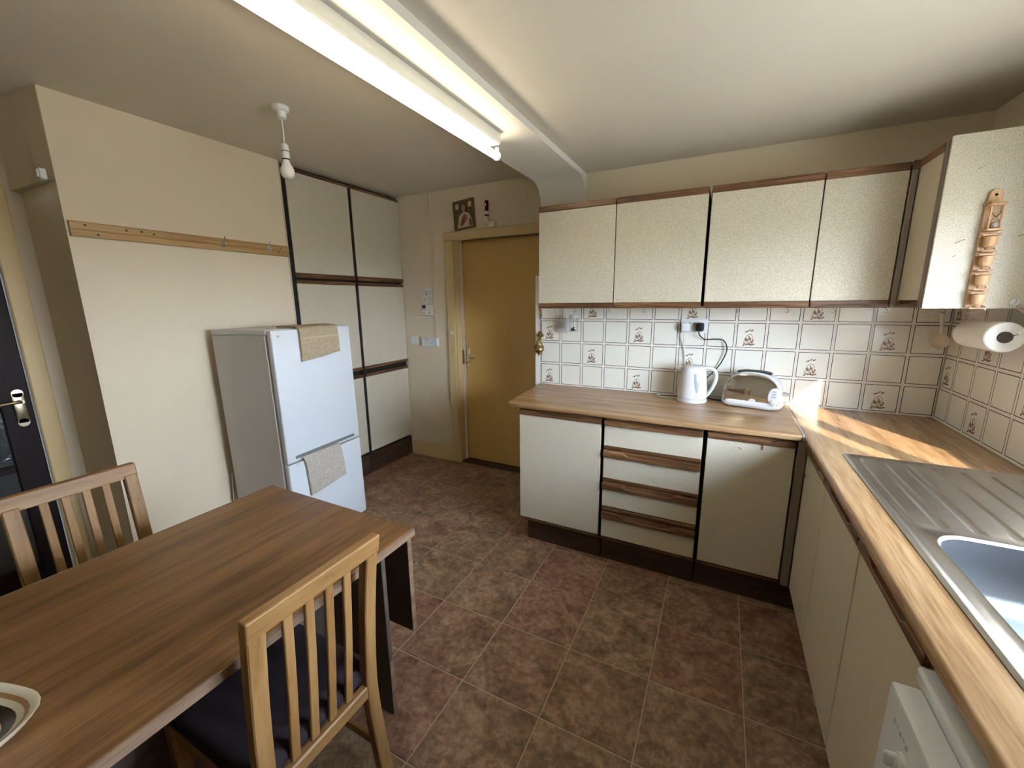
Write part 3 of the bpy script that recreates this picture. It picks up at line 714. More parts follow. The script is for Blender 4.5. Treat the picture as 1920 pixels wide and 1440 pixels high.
for k in range(4):
    z = 1.692 - k * .0655
    part('shelf', RACKW, t, (RX - .026, RX + .020, RY - .044, RY - .009, z, z + .006), bev=.0015)
    bm = NB(); lathe(bm, [(0, z - .037), (.013, z - .036), (.0165, z - .030), (.018, z - .016), (.017, z - .002), (0, z - .001)], (RX + .001, RY - .028, 0), seg=16); pt = obj('turned_pot', bm, RACKW, t, smooth=True)
    part('lower_shelf', RACKW, t, (RX - .021, RX + .019, RY - .042, RY - .009, z - .053, z - .048), bev=.0015)
    bm = NB()
    for dx in (-.010, .012): lathe(bm, [(0, -.004), (.0035, 0), (0, .004)], (RX + dx, RY - .036, z - .0425), seg=8)
    obj('peg', bm, CHROME, t, smooth=True)

# ------------------------------------------------------------------ sockets on the splashback
def socket(x0, x1, z0, z1, label, gang):
    t = thing('wall_socket', label, 'socket', ((x0 + x1) / 2, 0, z0))
    bm = NB(); box(bm, x0, x1, -.012, -.0012, z0, z1, bev=.003, seg=2); obj('faceplate', bm, WHITE, t, smooth=30)
    for g_ in range(gang):
        cx = x0 + (x1 - x0) * (g_ + .5) / gang + (.012 if gang == 2 and g_ == 0 else -.012 if gang == 2 else 0); cz = (z0 + z1) / 2
        bm = NB()
        for dx, dz, w_, h_ in ((0, .016, .004, .008), (-.011, -.006, .006, .004), (.011, -.006, .006, .004)): box(bm, cx + dx - w_ / 2, cx + dx + w_ / 2, -.0126, -.0119, cz + dz - h_ / 2, cz + dz + h_ / 2)
        obj('pin_holes', bm, BLACKP, t)
        sx = cx + (.027 if g_ == 0 else -.027) if gang == 2 else cx + .028
        part('switch', WHITE, t, (sx - .006, sx + .006, -.015, -.0122, cz + .005, cz + .024), bev=.001)
    return t
s1 = socket(-1.997, -1.908, 1.272, 1.360, 'white single wall socket behind the hanging glass jar', 1)
s2 = socket(-1.193, -1.047, 1.290, 1.374, 'white double wall socket above the kettle', 2)
# plugs with leads
t = thing('white_plug', 'white mains plug and lead of the kettle', 'plug', (-1.165, -.03, 1.31))
bm = NB(); box(bm, -1.188, -1.145, -.046, -.0126, 1.302, 1.350, bev=.008, seg=2); obj('plug_body', bm, WHITE, t, smooth=30)
bm = NB(); tube(bm, smoothpath([(-1.170, -.035, 1.303), (-1.171, -.03, 1.27), (-1.168, -.015, 1.22), (-1.160, -.010, 1.16), (-1.155, -.012, 1.10), (-1.155, -.02, .96), (-1.20, -.025, .908), (-1.27, -.04, .9045), (-1.30, -.065, .9045), (-1.27, -.10, .9045), (-1.18, -.115, .9045)]), .0032, 6); obj('lead', bm, WHITE, t, smooth=True)
t = thing('black_plug', 'black mains plug with a curling black lead to the toaster', 'plug', (-1.085, -.03, 1.31))
bm = NB(); box(bm, -1.108, -1.064, -.050, -.0126, 1.301, 1.352, bev=.011, seg=2); obj('plug_body', bm, BLACKP, t, smooth=30)
bm = NB(); tube(bm, smoothpath([(-1.090, -.036, 1.303), (-1.085, -.03, 1.28), (-1.055, -.022, 1.255), (-1.00, -.02, 1.258), (-.955, -.02, 1.25), (-.935, -.02, 1.20), (-.955, -.02, 1.13), (-.99, -.02, 1.07), (-1.03, -.022, 1.02), (-1.045, -.025, .96), (-1.025, -.028, .92), (-.99, -.05, .9046), (-.94, -.07, .9046), (-.90, -.075, .9046)]), .0034, 6); obj('lead', bm, BLACKP, t, smooth=True)
# glass jar on the hook
t = thing('glass_jar', 'small clear glass jar with a grey lid hanging by the single socket', 'jar', (-1.868, -.1, 1.285))
cx, cy = -1.842, -.1
bm = NB(); lathe(bm, [(0, 1.288), (.026, 1.286), (.029, 1.292), (.030, 1.350), (.026, 1.366), (.026, 1.378), (.0245, 1.378), (.0245, 1.366), (.0285, 1.350), (.0275, 1.294), (0, 1.2905)], (cx, cy, 0), seg=20); obj('glass', bm, GLASS, t, smooth=True)
bm = NB(); lathe(bm, [(0, 1.379), (.0285, 1.379), (.0285, 1.394), (.026, 1.397), (0, 1.397)], (cx, cy, 0), seg=20); obj('lid', bm, GREYL, t, smooth=30)
bm = NB()
for dx, dz, rr in ((-.008, 0, .010), (.008, -.004, .009), (.002, .010, .007)): lathe(bm, [(0, -rr), (rr * .8, -rr * .5), (rr, 0), (rr * .7, rr * .6), (0, rr)], (cx + dx, cy, 1.304 + dz), seg=8)
obj('dark_contents', bm, GREENL, t, smooth=True)
bm = NB(); tube(bm, [(cx, cy, 1.397), (cx + .004, cy, 1.413)], .001, 5); obj('hanging_wire', bm, CHROME, t)

# ------------------------------------------------------------------ white batten at the wall end with the brass font
t = thing('white_batten', 'white painted upright strip on the end of the tiled wall', 'batten', (XW - .02, .01, WT))
bm = NB(); box(bm, XW - .040, XW - .003, .002, .020, .88, 1.66, bev=.002); obj('strip', bm, plain('white_gloss_wood', (.80, .79, .76), .4), t)
bm = NB()
for z in (.96, 1.03, 1.10): lathe(bm, [(0, -.0006), (.0025, 0)], (XW - .02, .002, z), 'y', 8)
obj('screw_hole', bm, GREYL, t)
t = thing('brass_font', 'aged brass hanging ornament with a cup-shaped base beside the tiles', 'ornament', (-2.115, -.03, 1.10))
cx, cy = -2.117, -.030
bm = NB(); lathe(bm, [(0, 1.098), (.007, 1.104), (.005, 1.115), (.014, 1.124), (.032, 1.138), (.037, 1.152), (.033, 1.163), (.037, 1.168), (.034, 1.176), (.024, 1.182), (.02, 1.20), (.012, 1.215), (.006, 1.225)], (cx, cy, 0), seg=20); obj('cup', bm, BRASS, t, smooth=True)
bm = NB(); box(bm, cx - .008, cx + .008, -.006, -.001, 1.20, 1.275, bev=.002)
for dx, dz, rr in ((0, 1.262, .016), (-.016, 1.248, .011), (.016, 1.248, .011), (0, 1.232, .010)): lathe(bm, [(0, -.006), (rr, -.003), (rr, .003), (0, .006)], (cx + dx, -.012, dz), 'y', 10)
tube(bm, [(cx, cy, 1.22), (cx, -.012, 1.25)], .004, 6)
obj('back_plate', bm, BRASS, t, smooth=30)
bm = NB(); tube(bm, smoothpath([(cx, -.006, 1.275), (cx + .003, -.006, 1.33), (cx, -.006, 1.385), (cx - .002, -.006, 1.43)]), .0025, 6)
for k in range(5): lathe(bm, [(0, -.004), (.008, -.002), (.008, .002), (0, .004)], (cx - .004 + .006 * (k % 2), -.008, 1.375 + .013 * k), 'y', 8)
obj('chain', bm, BRASS2, t, smooth=30)

# ------------------------------------------------------------------ kettle
KX, KY = -1.097, -.128
t = thing('kettle', 'white jug kettle with a water window standing on the worktop', 'kettle', (KX, KY, WT))
z0 = WT + .0008
bm = NB(); lathe(bm, [(0, z0), (.078, z0), (.081, z0 + .004), (.081, z0 + .016), (.077, z0 + .020), (0, z0 + .020)], (KX, KY, 0), seg=36); obj('base', bm, WHITE, t, smooth=30)
bm = NB(); lathe(bm, [(0, z0 + .0205), (.0755, z0 + .0205), (.0755, z0 + .024)], (KX, KY, 0), seg=36); lathe(bm, [(.0795, z0 + .0275), (.0798, z0 + .0295)], (KX, KY, 0), seg=36); obj('band', bm, GREYL, t, smooth=30)
bm = NB(); lathe(bm, [(0, z0 + .024), (.0785, z0 + .024), (.079, z0 + .04), (.0775, z0 + .08), (.073, z0 + .13), (.066, z0 + .18), (.060, z0 + .200), (.056, z0 + .2045), (0, z0 + .2045)], (KX, KY, 0), seg=36); body = obj('jug', bm, WHITE, t, smooth=50)
bm = NB(); lathe(bm, [(0, z0 + .213), (.030, z0 + .212), (.048, z0 + .209), (.054, z0 + .2048), (0, z0 + .2048)], (KX, KY, 0), seg=28); box(bm, KX - .016, KX + .002, KY - .012, KY + .012, z0 + .209, z0 + .222, bev=.004, seg=2); obj('lid', bm, WHITE, t, smooth=40)
bm = NB()
sp = [(-.058, .170, .006), (-.066, .182, .014), (-.080, .192, .016), (-.094, .2005, .012)]
rr = []
for dx, dz, wd in sp:
    rr.append([bm.verts.new((KX + dx, KY - wd * 1.2, z0 + .2015)), bm.verts.new((KX + dx - .004, KY, z0 + dz - .012)), bm.verts.new((KX + dx, KY + wd * 1.2, z0 + .2015))])
for a, b in zip(rr, rr[1:]):
    for i in range(2): bm.faces.new((a[i], a[i + 1], b[i + 1], b[i]))
    bm.faces.new((a[2], a[0], b[0], b[2]))
bm.faces.new(rr[0]); bm.faces.new(rr[-1][::-1]); bmesh.ops.recalc_face_normals(bm, faces=bm.faces[:])
obj('spout', bm, WHITE, t, smooth=40)
bm = NB(); hd = smoothpath([(KX + .045, KY, z0 + .198), (KX + .078, KY, z0 + .2015), (KX + .108, KY, z0 + .188), (KX + .1195, KY, z0 + .155), (KX + .113, KY, z0 + .11), (KX + .093, KY, z0 + .065), (KX + .074, KY, z0 + .035)], 6)
tube(bm, hd, .0125, 10, flat=(.8, 1.15)); obj('handle', bm, WHITE, t, smooth=True)
# water gauge set into the jug, turned a little to the right
ang = math.radians(-70)
def kpt(da, z, off=.0015):
    zz = [(.024, .0785), (.04, .079), (.08, .0775), (.13, .073), (.18, .066), (.2, .060)]
    for (a, ra), (b, rb) in zip(zz, zz[1:]):
        if a <= z <= b: r_ = ra + (rb - ra) * (z - a) / (b - a); break
    return (KX + (r_ + off) * math.cos(ang + da), KY + (r_ + off) * math.sin(ang + da), z0 + z)
def gauge(wfac, off, zt, zb):
    bm = NB(); prev = None
    for k in range(13):
        z = zt + (zb - zt) * k / 12; wd = wfac * (1 - .85 * (k / 12) ** 2.2)
        row = [bm.verts.new(kpt(wd * s_, z, off)) for s_ in (-1, -.5, 0, .5, 1)]
        if prev:
            for i in range(4): bm.faces.new((prev[i], row[i], row[i + 1], prev[i + 1]))
        prev = row
    return bm
obj('gauge_surround', gauge(.42, .0012, .175, .045), plain('pearl_white', (.86, .88, .90), .15), body, smooth=True)
obj('water_gauge', gauge(.25, .0024, .172, .06), plain('gauge_grey', (.34, .37, .41), .15), body, smooth=True)
bm = NB()
for k in range(7):
    a = -.13 + k * .045; flatpoly(bm, [kpt(a, .0385, .001), kpt(a + .03, .0385, .001), kpt(a + .03, .0425, .001), kpt(a, .0425, .001)])
obj('maker_mark', bm, PRINT, body)

# ------------------------------------------------------------------ toaster
t = thing('toaster', 'chrome and white rounded toaster with black slot top', 'toaster', (-.790, -.118, WT))
t.rotation_euler = (0, 0, math.radians(-13))
def arch(hw, zb, zt, n=10, e=2.6):
    out = [(-hw, zb)]
    for k in range(1, 2 * n):
        a = PI - PI * k / (2 * n)
        out.append((hw * math.copysign(abs(math.cos(a)) ** (2 / e), math.cos(a)), zb + .02 + (zt - zb - .02) * abs(math.sin(a)) ** (2 / e)))
    out.append((hw, zb)); return out
def archsolid(hw, zb, zt, y0, y1, inset, mat, name, e=2.6):
    bm = NB(); L = []
    for y, s in ((y0, inset), (y0 + inset * .3, inset * .3), (y0 + inset, 0), (y1 - inset, 0), (y1 - inset * .3, inset * .3), (y1, inset)):
        L.append([(x, y, z) for x, z in arch(hw - s, zb + s * .3, zt - s, e=e)])
    V = rings(bm, L, cap=True); bm.faces.new(V[0][::-1]); bmesh.ops.recalc_face_normals(bm, faces=bm.faces[:])
    return obj(name, bm, mat, t, smooth=40, local=True)
archsolid(.1365, .030, .192, -.072, .072, .012, CHROME, 'shell', 2.5)
archsolid(.142, .024, .198, -.060, .060, .012, WHITE, 'outer_band', 2.5)
bm = NB(); L = []
for zz, s in ((.003, .020), (.006, .008), (.02, 0), (.038, .003), (.044, .010)):
    L.append([(p[0], p[1], zz) for p in rrect(-.147 + s, .147 - s, -.080 + s, .080 - s, .05, 0)])
V = rings(bm, L); bm.faces.new(V[0][::-1]); bmesh.ops.recalc_face_normals(bm, faces=bm.faces[:]); obj('base', bm, WHITE, t, smooth=50, local=True)
bm = NB(); L = []
tube(bm, smoothpath([(-.080, 0, .189), (-.06, 0, .195), (-.03, 0, .198), (.03, 0, .198), (.06, 0, .195), (.080, 0, .189)], 4), .009, 10, flat=(.55, 4.0)); obj('slot_top', bm, BLACKP, t, smooth=True, local=True)
bm = NB(); tt = bmesh.new()
cp = [(.110 + .027 * math.cos(a), .078 + .050 * math.sin(a)) for a in [2 * PI * k / 24 for k in range(24)]]
prism(tt, cp, 'y', -.082, -.070, bev=.003); merge(bm, tt); pn = obj('control_panel', bm, WHITE, t, smooth=30, local=True)
bm = NB(); lathe(bm, [(.013, 0), (.012, .010), (0, .011)], (0, 0, 0), 'y', 16)
for v in bm.verts: v.co = Vector((.113 + v.co.x, -.082 - v.co.y, .052 + v.co.z))
obj('browning_dial', bm, WHITE, pn, smooth=30, local=True)
for k in range(3):
    bm = NB(); box(bm, .101, .121, -.0845, -.0815, .078 + .014 * k, .085 + .014 * k, bev=.001); obj('button', bm, GREYL, pn, local=True)
bm = NB(); prism(bm, [(.140, .098), (.172, .088), (.172, .082), (.140, .080)], 'y', -.02, .02, bev=.003); obj('lever', bm, GREYL, t, local=True)
bm = NB(); lathe(bm, [(.0, 0), (.017, 0), (.016, .003), (0, .004)], (0, 0, 0), 'y', 16, sx=1, sy=.62)
for v in bm.verts: v.co = Vector((.012 + v.co.x, -.0725 - v.co.y, .046 + v.co.z))
obj('badge', bm, WHITE, t, smooth=30, local=True)
bm = NB()
for sx_ in (-.11, .11):
    for sy_ in (-.05, .05): lathe(bm, [(.008, .0006), (.008, .006)], (sx_, sy_, 0), seg=10)
obj('feet', bm, BLACKP, t, local=True)

# ------------------------------------------------------------------ picture and votive lamp above the ochre door
t = thing('framed_picture', 'small gilt-framed devotional picture leaning on the door frame', 'picture', (-3.035, .312, 2.069))
t.rotation_euler = (math.radians(-3), math.radians(-5.5), math.radians(0))
Wp, Hp = .205, .232
bm = NB()
for b in ((0, .014, 0, Hp), (Wp - .014, Wp, 0, Hp), (.014, Wp - .014, 0, .014), (.014, Wp - .014, Hp - .014, Hp)): box(bm, b[0], b[1], -.008, .008, b[2], b[3], bev=.003)
obj('frame', bm, GOLDF, t, local=True)
bm = NB(); box(bm, .012, Wp - .012, -.001, .006, .012, Hp - .012); pr_ = obj('print', bm, PBG, t, local=True)
def pshape(name, mat, pts, k):
    bm = NB(); y = -.0012 - .0003 * k
    flatpoly(bm, [(Wp * u, y, Hp * v) for u, v in pts]); obj(name, bm, mat, pr_, local=True)
def ell(cx, cz, rx, rz, n=14): return [(cx + rx * math.cos(2 * PI * k / n), cz + rz * math.sin(2 * PI * k / n)) for k in range(n)]
pshape('pale_corner', PRB, [(.11, .72), (.27, .72), (.27, .90), (.11, .90)], 0); pshape('pale_corner', PRB, [(.73, .72), (.88, .72), (.88, .90), (.73, .90)], 0)
pshape('robe', PRB, [(.16, .07), (.88, .07), (.86, .30), (.76, .50), (.62, .58), (.40, .58), (.27, .48), (.20, .28)], 1)
pshape('hair', PHR, [(.36, .50), (.33, .70), (.38, .86), (.50, .91), (.62, .86), (.68, .70), (.70, .52), (.60, .58), (.42, .58)], 2)
pshape('face', PSK, ell(.50, .73, .085, .12), 3); pshape('neck', PSK, [(.44, .56), (.56, .56), (.54, .64), (.46, .64)], 3)
pshape('cloak', PRD, [(.30, .12), (.40, .12), (.66, .34), (.66, .44), (.52, .52), (.40, .40)], 2); pshape('cloak', PRD, [(.72, .10), (.86, .10), (.83, .30), (.74, .36)], 2)
pshape('hand', PSK, ell(.27, .22, .055, .06), 4); pshape('halo', PSK, ell(.55, .39, .085, .085), 4); pshape('heart', PRD, ell(.55, .39, .045, .055), 5)
t = thing('votive_lamp', 'small red electric votive lamp on a white bracket above the ochre door', 'lamp', (-2.70, .312, 2.069))
bm = NB(); lathe(bm, [(.0, 2.196), (.014, 2.196), (.0155, 2.205), (.0155, 2.268), (.012, 2.277), (0, 2.279)], (-2.722, .312, 0), seg=16); rb = obj('red_bulb', bm, REDG, t, smooth=40)
bm = NB(); tube(bm, [(-2.722, .2955, 2.235), (-2.722, .2955, 2.252)], .003, 6); obj('glow', bm, REDC, rb)
bm = NB(); lathe(bm, [(0, 2.155), (.016, 2.155), (.016, 2.17), (.013, 2.172), (.013, 2.196)], (-2.722, .312, 0), seg=16)
lathe(bm, [(.0165, 2.158), (.0175, 2.160), (.0175, 2.168), (.0165, 2.17)], (-2.722, .312, 0), seg=16, mi=1); obj('holder', bm, [WHITE, BLACKP], t, smooth=30)
bm = NB(); tube(bm, smoothpath([(-2.722, .312, 2.158), (-2.720, .312, 2.13), (-2.705, .312, 2.105), (-2.675, .314, 2.095)]), [.013] * 19, 10); box(bm, -2.70, -2.645, .296, .3295, 2.0695, 2.115, bev=.006, seg=2); obj('bracket', bm, CREAMP, t, smooth=40)

# ------------------------------------------------------------------ trunking, timer, notice, switch, socket on the door wall
t = thing('cable_trunking', 'cream cable trunking running down the wall beside the ochre door frame', 'trunking', (-3.29, YD, 1.17))
part('upright', WALL, t, (-3.300, -3.282, YD - .012, YD - .001, 1.172, ZL - .002), bev=.002)
part('branch', CREAMP, t, (-3.634, -3.3005, YD - .012, YD - .001, 1.350, 1.366), bev=.002)
t = thing('heating_timer', 'cream heating timer with a small blue display', 'timer', (-3.36, YD, 1.37))
part('case', CREAMP, t, (-3.424, -3.303, YD - .032, YD - .001, 1.370, 1.468), bev=.004)
part('display', BLUE, t, (-3.415, -3.374, YD - .0335, YD - .0322, 1.432, 1.462))
for k in range(4): part('slider', WHITE, t, (-3.358 + .012 * k, -3.353 + .012 * k, YD - .034, YD - .0322, 1.42, 1.46))
for k in range(2): part('button', GREYL, t, (-3.405 + .055 * k, -3.385 + .055 * k, YD - .0335, YD - .0322, 1.385, 1.397))
part('printed_line', PRINT, t, (-3.412, -3.372, YD - .0328, YD - .0322, 1.418, 1.424))
t = thing('paper_notice', 'printed paper notice taped up above the heating timer', 'notice', (-3.37, YD, 1.47))
bm = NB(); prism(bm, [(-3.446, 1.606), (-3.304, 1.614), (-3.304, 1.474), (-3.418, 1.472)], 'y', YD - .0185, YD - .0175); sh = obj('sheet', bm, plain('notice_paper', (.68, .66, .62), .9), t)
bm = NB(); yy = YD - .0188
for (x0, x1, za, zb) in ((-3.425, -3.402, 1.600, 1.594), (-3.383, -3.36, 1.585, 1.573), (-3.428, -3.395, 1.582, 1.579), (-3.425, -3.395, 1.571, 1.568), (-3.422, -3.392, 1.553, 1.550), (-3.38, -3.36, 1.566, 1.550), (-3.345, -3.312, 1.588, 1.585), (-3.345, -3.312, 1.576, 1.573),
        (-3.345, -3.312, 1.562, 1.558), (-3.35, -3.312, 1.53, 1.527), (-3.35, -3.312, 1.519, 1.516), (-3.35, -3.312, 1.508, 1.505), (-3.412, -3.37, 1.525, 1.522), (-3.41, -3.372, 1.512, 1.509), (-3.408, -3.374, 1.498, 1.495)):
    flatpoly(bm, [(x0, yy, za), (x1, yy, za), (x1, yy, zb), (x0, yy, zb)])
obj('printed_text', bm, PRINT, sh)
for k, z in enumerate((1.0,)): pass
part('backing', CREAMP, t, (-3.415, -3.31, YD - .0172, YD - .001, 1.48, 1.60))
t = thing('blank_plate', 'white square blanking plate by the larder cupboard', 'wall plate', (-3.55, YD, 1.09))
part('plate', WHITE, t, (-3.588, -3.505, YD - .009, YD - .001, 1.094, 1.178), bev=.003)
t = thing('wall_socket', 'white double wall socket beside the ochre door frame', 'socket', (-3.35, YD, 1.09))
part('box', WHITE, t, (-3.436, -3.262, YD - .038, YD - .001, 1.090, 1.168), bev=.003)
bm = NB()
for cx in (-3.395, -3.315):
    for dx, dz, w_, h_ in ((0, .014, .004, .008), (-.011, -.008, .006, .004), (.011, -.008, .006, .004)): box(bm, cx + dx - w_ / 2, cx + dx + w_ / 2, YD - .0388, YD - .0379, 1.129 + dz - h_ / 2, 1.129 + dz + h_ / 2)
obj('pin_holes', bm, BLACKP, t)
bm = NB(); tube(bm, smoothpath([(-3.41, YD - .042, 1.155), (-3.385, YD - .045, 1.158), (-3.37, YD - .043, 1.150), (-3.365, YD - .041, 1.135)]), .0025, 6); obj('short_lead', bm, GREYL, t, smooth=True)

# ------------------------------------------------------------------ peg rail with coat hooks
t = thing('peg_rail', 'long pine board fixed across the cream left wall', 'peg rail', (XL, -1.33, 1.80))
bm = NB(); prism(bm, [(XL + .001, 1.800), (XL + .014, 1.800), (XL + .018, 1.806), (XL + .018, 1.828), (XL + .015, 1.832), (XL + .018, 1.836), (XL + .018, 1.862), (XL + .014, 1.868), (XL + .001, 1.868)], 'y', -1.862, -.803); obj('board', bm, PINE, t)
bm = NB()
for y, z in ((-1.81, 1.853), (-1.66, 1.850), (-1.60, 1.852), (-1.55, 1.846), (-1.77, 1.815), (-.86, 1.845), (-.875, 1.823)): lathe(bm, [(0, .0012), (.0045, .0004), (.0055, 0)], (XL + .018, y, z), 'x', 8)
obj('knot', bm, plain('pine_knot', (.10, .045, .018), .6), t)
for y, lab in ((-1.217, 'bright metal coat hook at the middle of the pine peg rail'), (-.943, 'dull metal coat hook near the larder end of the pine peg rail')):
    h = thing('coat_hook', lab, 'coat hook', (XL + .019, y, 1.82))
    part('plate', CHROME if y < -1 else GREYL, h, (XL + .0185, XL + .0215, y - .010, y + .010, 1.818, 1.862), bev=.001)
    bm = NB(); tube(bm, smoothpath([(XL + .021, y, 1.858), (XL + .035, y, 1.862), (XL + .042, y, 1.874), (XL + .040, y, 1.880)]), .0035, 6); obj('upper_prong', bm, CHROME if y < -1 else GREYL, h, smooth=True)
    bm = NB(); tube(bm, smoothpath([(XL + .021, y, 1.832), (XL + .036, y, 1.824), (XL + .044, y, 1.832), (XL + .043, y, 1.840)]), .0045, 6); obj('lower_prong', bm, CHROME if y < -1 else GREYL, h, smooth=True)

# ------------------------------------------------------------------ pendant bulb
PX, PY = -2.935, -1.255
t = thing('pendant_light', 'bare white bulb hanging from a small ceiling rose', 'pendant light', (PX, PY, ZL))
bm = NB(); lathe(bm, [(0, 2.352), (.010, 2.353), (.020, 2.360), (.024, 2.385), (.036, 2.392), (.038, 2.409), (0, 2.409)], (PX, PY, 0), seg=24); obj('ceiling_rose', bm, WHITE, t, smooth=40)
bm = NB(); tube(bm, [(PX, PY, 2.353), (PX + .002, PY, 2.30), (PX - .001, PY, 2.248)], .003, 8); obj('cord', bm, WHITE, t, smooth=True)
bm = NB(); lathe(bm, [(0, 2.250), (.010, 2.249), (.017, 2.242), (.018, 2.218), (.019, 2.216), (.019, 2.185), (.017, 2.180), (.017, 2.172)], (PX, PY, 0), seg=20); lathe(bm, [(.0192, 2.214), (.0198, 2.2125), (.0192, 2.211)], (PX, PY, 0), seg=20, mi=1); lathe(bm, [(.0172, 2.180), (.0182, 2.177), (.0172, 2.174)], (PX, PY, 0), seg=20, mi=1); obj('lampholder', bm, [WHITE, BLACKP], t, smooth=40)
bm = NB(); lathe(bm, [(.015, 2.174), (.0165, 2.165), (.024, 2.150), (.031, 2.133), (.0325, 2.120), (.029, 2.104), (.018, 2.092), (0, 2.088)], (PX, PY, 0), seg=24); obj('bulb', bm, BULB, t, smooth=True)

# ------------------------------------------------------------------ fluorescent batten on the beam
FY0, FY1 = -2.42, -.878
t = thing('fluorescent_light', 'lit fluorescent tube batten fixed under the ceiling beam', 'light fitting', (-1.985, -1.65, ZB))
bm = NB(); prism(bm, [(-2.020, ZB - .001), (-1.945, ZB - .001), (-1.945, 2.205), (-1.952, 2.196), (-2.013, 2.196), (-2.020, 2.205)], 'y', FY0, FY1); obj('batten', bm, plain('cream_enamel_batten', (.76, .73, .64), .4), t)
bm = NB(); lathe(bm, [(.0165, FY0 + .05), (.0165, FY1 + .028)], (0, 0, 0), 'y', 20)
for v in bm.verts: v.co += Vector((-1.985, 0, 2.160))
obj('tube', bm, TUBE, t, smooth=40)
for y in (FY1 + .028, FY0 + .042):
    bm = NB(); lathe(bm, [(0, 0), (.019, .001), (.021, .006), (.019, .011), (0, .012)], (-1.985, y, 2.160), 'y', 18); box(bm, -1.994, -1.976, y + .002, y + .010, 2.160, 2.197); obj('end_cap', bm, WHITE, t, smooth=40)
bm = NB(); box(bm, -2.030, -2.020, -1.02, -1.00, 2.175, 2.20, bev=.002); obj('starter', bm, WHITE, t)
bm = NB(); box(bm, -1.99, -1.965, FY1 - .075, FY1 - .055, 2.1952, 2.1962); obj('maker_mark', bm, PRINT, t)

# ------------------------------------------------------------------ fridge freezer
fr = thing('fridge_freezer', 'white fridge freezer standing askew in front of the larder', 'fridge', (-3.063, -1.350, .006))
th, tb = .067, .012
n_ = Vector((math.cos(th), math.sin(th), tb)).normalized(); s_ = Vector((-math.sin(th), math.cos(th), 0)); u_ = n_.cross(s_)
mm = Matrix((n_, s_, u_)).transposed().to_euler(); fr.rotation_euler = mm
def fpart(name, mat, b, bev=0, seg=1, par=fr, sm=False):
    bm = NB(); box(bm, *b, bev=bev, seg=seg); return obj(name, bm, mat, par, sm, local=True)
FW, FH = .545, 1.346
fpart('cabinet', WHITEG, (-.50, -.052, 0, FW, .03, FH - .028), .004)
fpart('top_panel', WHITE, (-.50, -.040, -.001, FW + .001, FH - .0275, FH - .001), .004)
fpart('gasket', GREYL, (-.0515, -.041, .012, FW - .012, .05, FH - .03))
d_ = fpart('fridge_door', WHITEM, (-.040, 0, 0, FW, .594, FH - .004), .008, 3, sm=30)
fpart('handle_slot', plain('slot_grey', (.16, .17, .17), .5), (-.004, .0008, .05, .497, .612, .630), par=d_)
bm = NB(); box(bm, -.0005, .0006, .03, .045, 1.305, 1.315); obj('badge', bm, GREYL, d_, local=True)
d2_ = fpart('freezer_door', WHITEM, (-.040, 0, 0, FW, .05, .586), .008, 3, sm=30)
fpart('handle_lip', WHITE, (-.03, .004, .05, .497, .572, .5845), .003, par=d2_)
for x in (-.45, -.08):
    for y in (.05, FW - .05):
        bm = NB(); lathe(bm, [(.018, .003 if x > -.2 else .006), (.018, .032)], (x, y, 0), seg=12); obj('foot', bm, BLACKP, fr, local=True)
# towels: folded cloth built as a bent slab, in fridge space
def towel(name, label, mat, path, y0, y1, thick, layers, skew=0.0):
    t = thing(name, label, 'towel', fr.location); t.rotation_euler = mm
    for li in range(layers):
        bm = NB(); P = smoothpath(path, 5); n = 9; R = []
        for k, p in enumerate(P):
            row = []
            for j in range(n):
                v = j / (n - 1); y = y0 + (y1 - y0) * v + skew * k / len(P) * .03
                wob = .0018 * math.sin(9 * v + k * .5 + li) + .001 * math.sin(23 * v + li * 2)
                drop = (.010 * math.sin(2.2 * v + .6) + .030 * li * max(0, 1 - 1.1 * v)) * (k / len(P)) ** 3
                row.append(Vector((p[0] + wob * .6 - li * thick * 1.0, y, p[2] - drop - li * .0008)))
            R.append(row)
        top = [[bm.verts.new(v + Vector((thick * .5 if k > 3 else 0, 0, thick * .5 if k <= 5 else 0))) for v in row] for k, row in enumerate(R)]
        bot = [[bm.verts.new(v - Vector((thick * .4 if k > 3 else 0, 0, thick * .4 if k <= 5 else 0))) for v in row] for k, row in enumerate(R)]
        for A, flip in ((top, 0), (bot, 1)):
            for k in range(len(A) - 1):
                for j in range(n - 1):
                    q = (A[k][j], A[k][j + 1], A[k + 1][j + 1], A[k + 1][j]); bm.faces.new(q[::-1] if flip else q)
        for k in range(len(R) - 1):
            for j in (0, n - 1): bm.faces.new((top[k][j], top[k + 1][j], bot[k + 1][j], bot[k][j]))
        for k in (0, len(R) - 1):
            for j in range(n - 1): bm.faces.new((top[k][j], top[k][j + 1], bot[k][j + 1], bot[k][j]))
        bmesh.ops.recalc_face_normals(bm, faces=bm.faces[:])
        obj('fold', bm, mat, t, smooth=60, local=True)
    return t
tw = towel('towel', 'beige terry towel draped over the top front edge of the fridge', TOW1, [(-.16, 0, FH + .008), (-.05, 0, FH + .009), (-.005, 0, FH + .008), (.013, 0, FH - .012), (.016, 0, FH - .06), (.017, 0, FH - .155)], .160, .432, .007, 2)
bm = NB(); box(bm, .0205, .0225, .172, .432, FH - .062, FH - .052); obj('woven_band', bm, plain('towel_band', (.53, .43, .30), .95), tw, local=True)
towel('towel', 'oatmeal terry towel tucked over the freezer door edge', TOW2, [(.004, 0, .606), (.008, 0, .609), (.013, 0, .600), (.016, 0, .57), (.018, 0, .50), (.018, 0, .395)], .078, .345, .007, 2, 1.2)
bm = NB(); tube(bm, smoothpath([(-3.635, -1.36, .45), (-3.625, -1.37, .36), (-3.615, -1.38, .25), (-3.60, -1.36, .12), (-3.59, -1.30, .02)]), .005, 6)
tag(obj('power_cable', bm, CREAMP, smooth=True), 'cream cable hanging between the fridge and the left wall', 'cable')

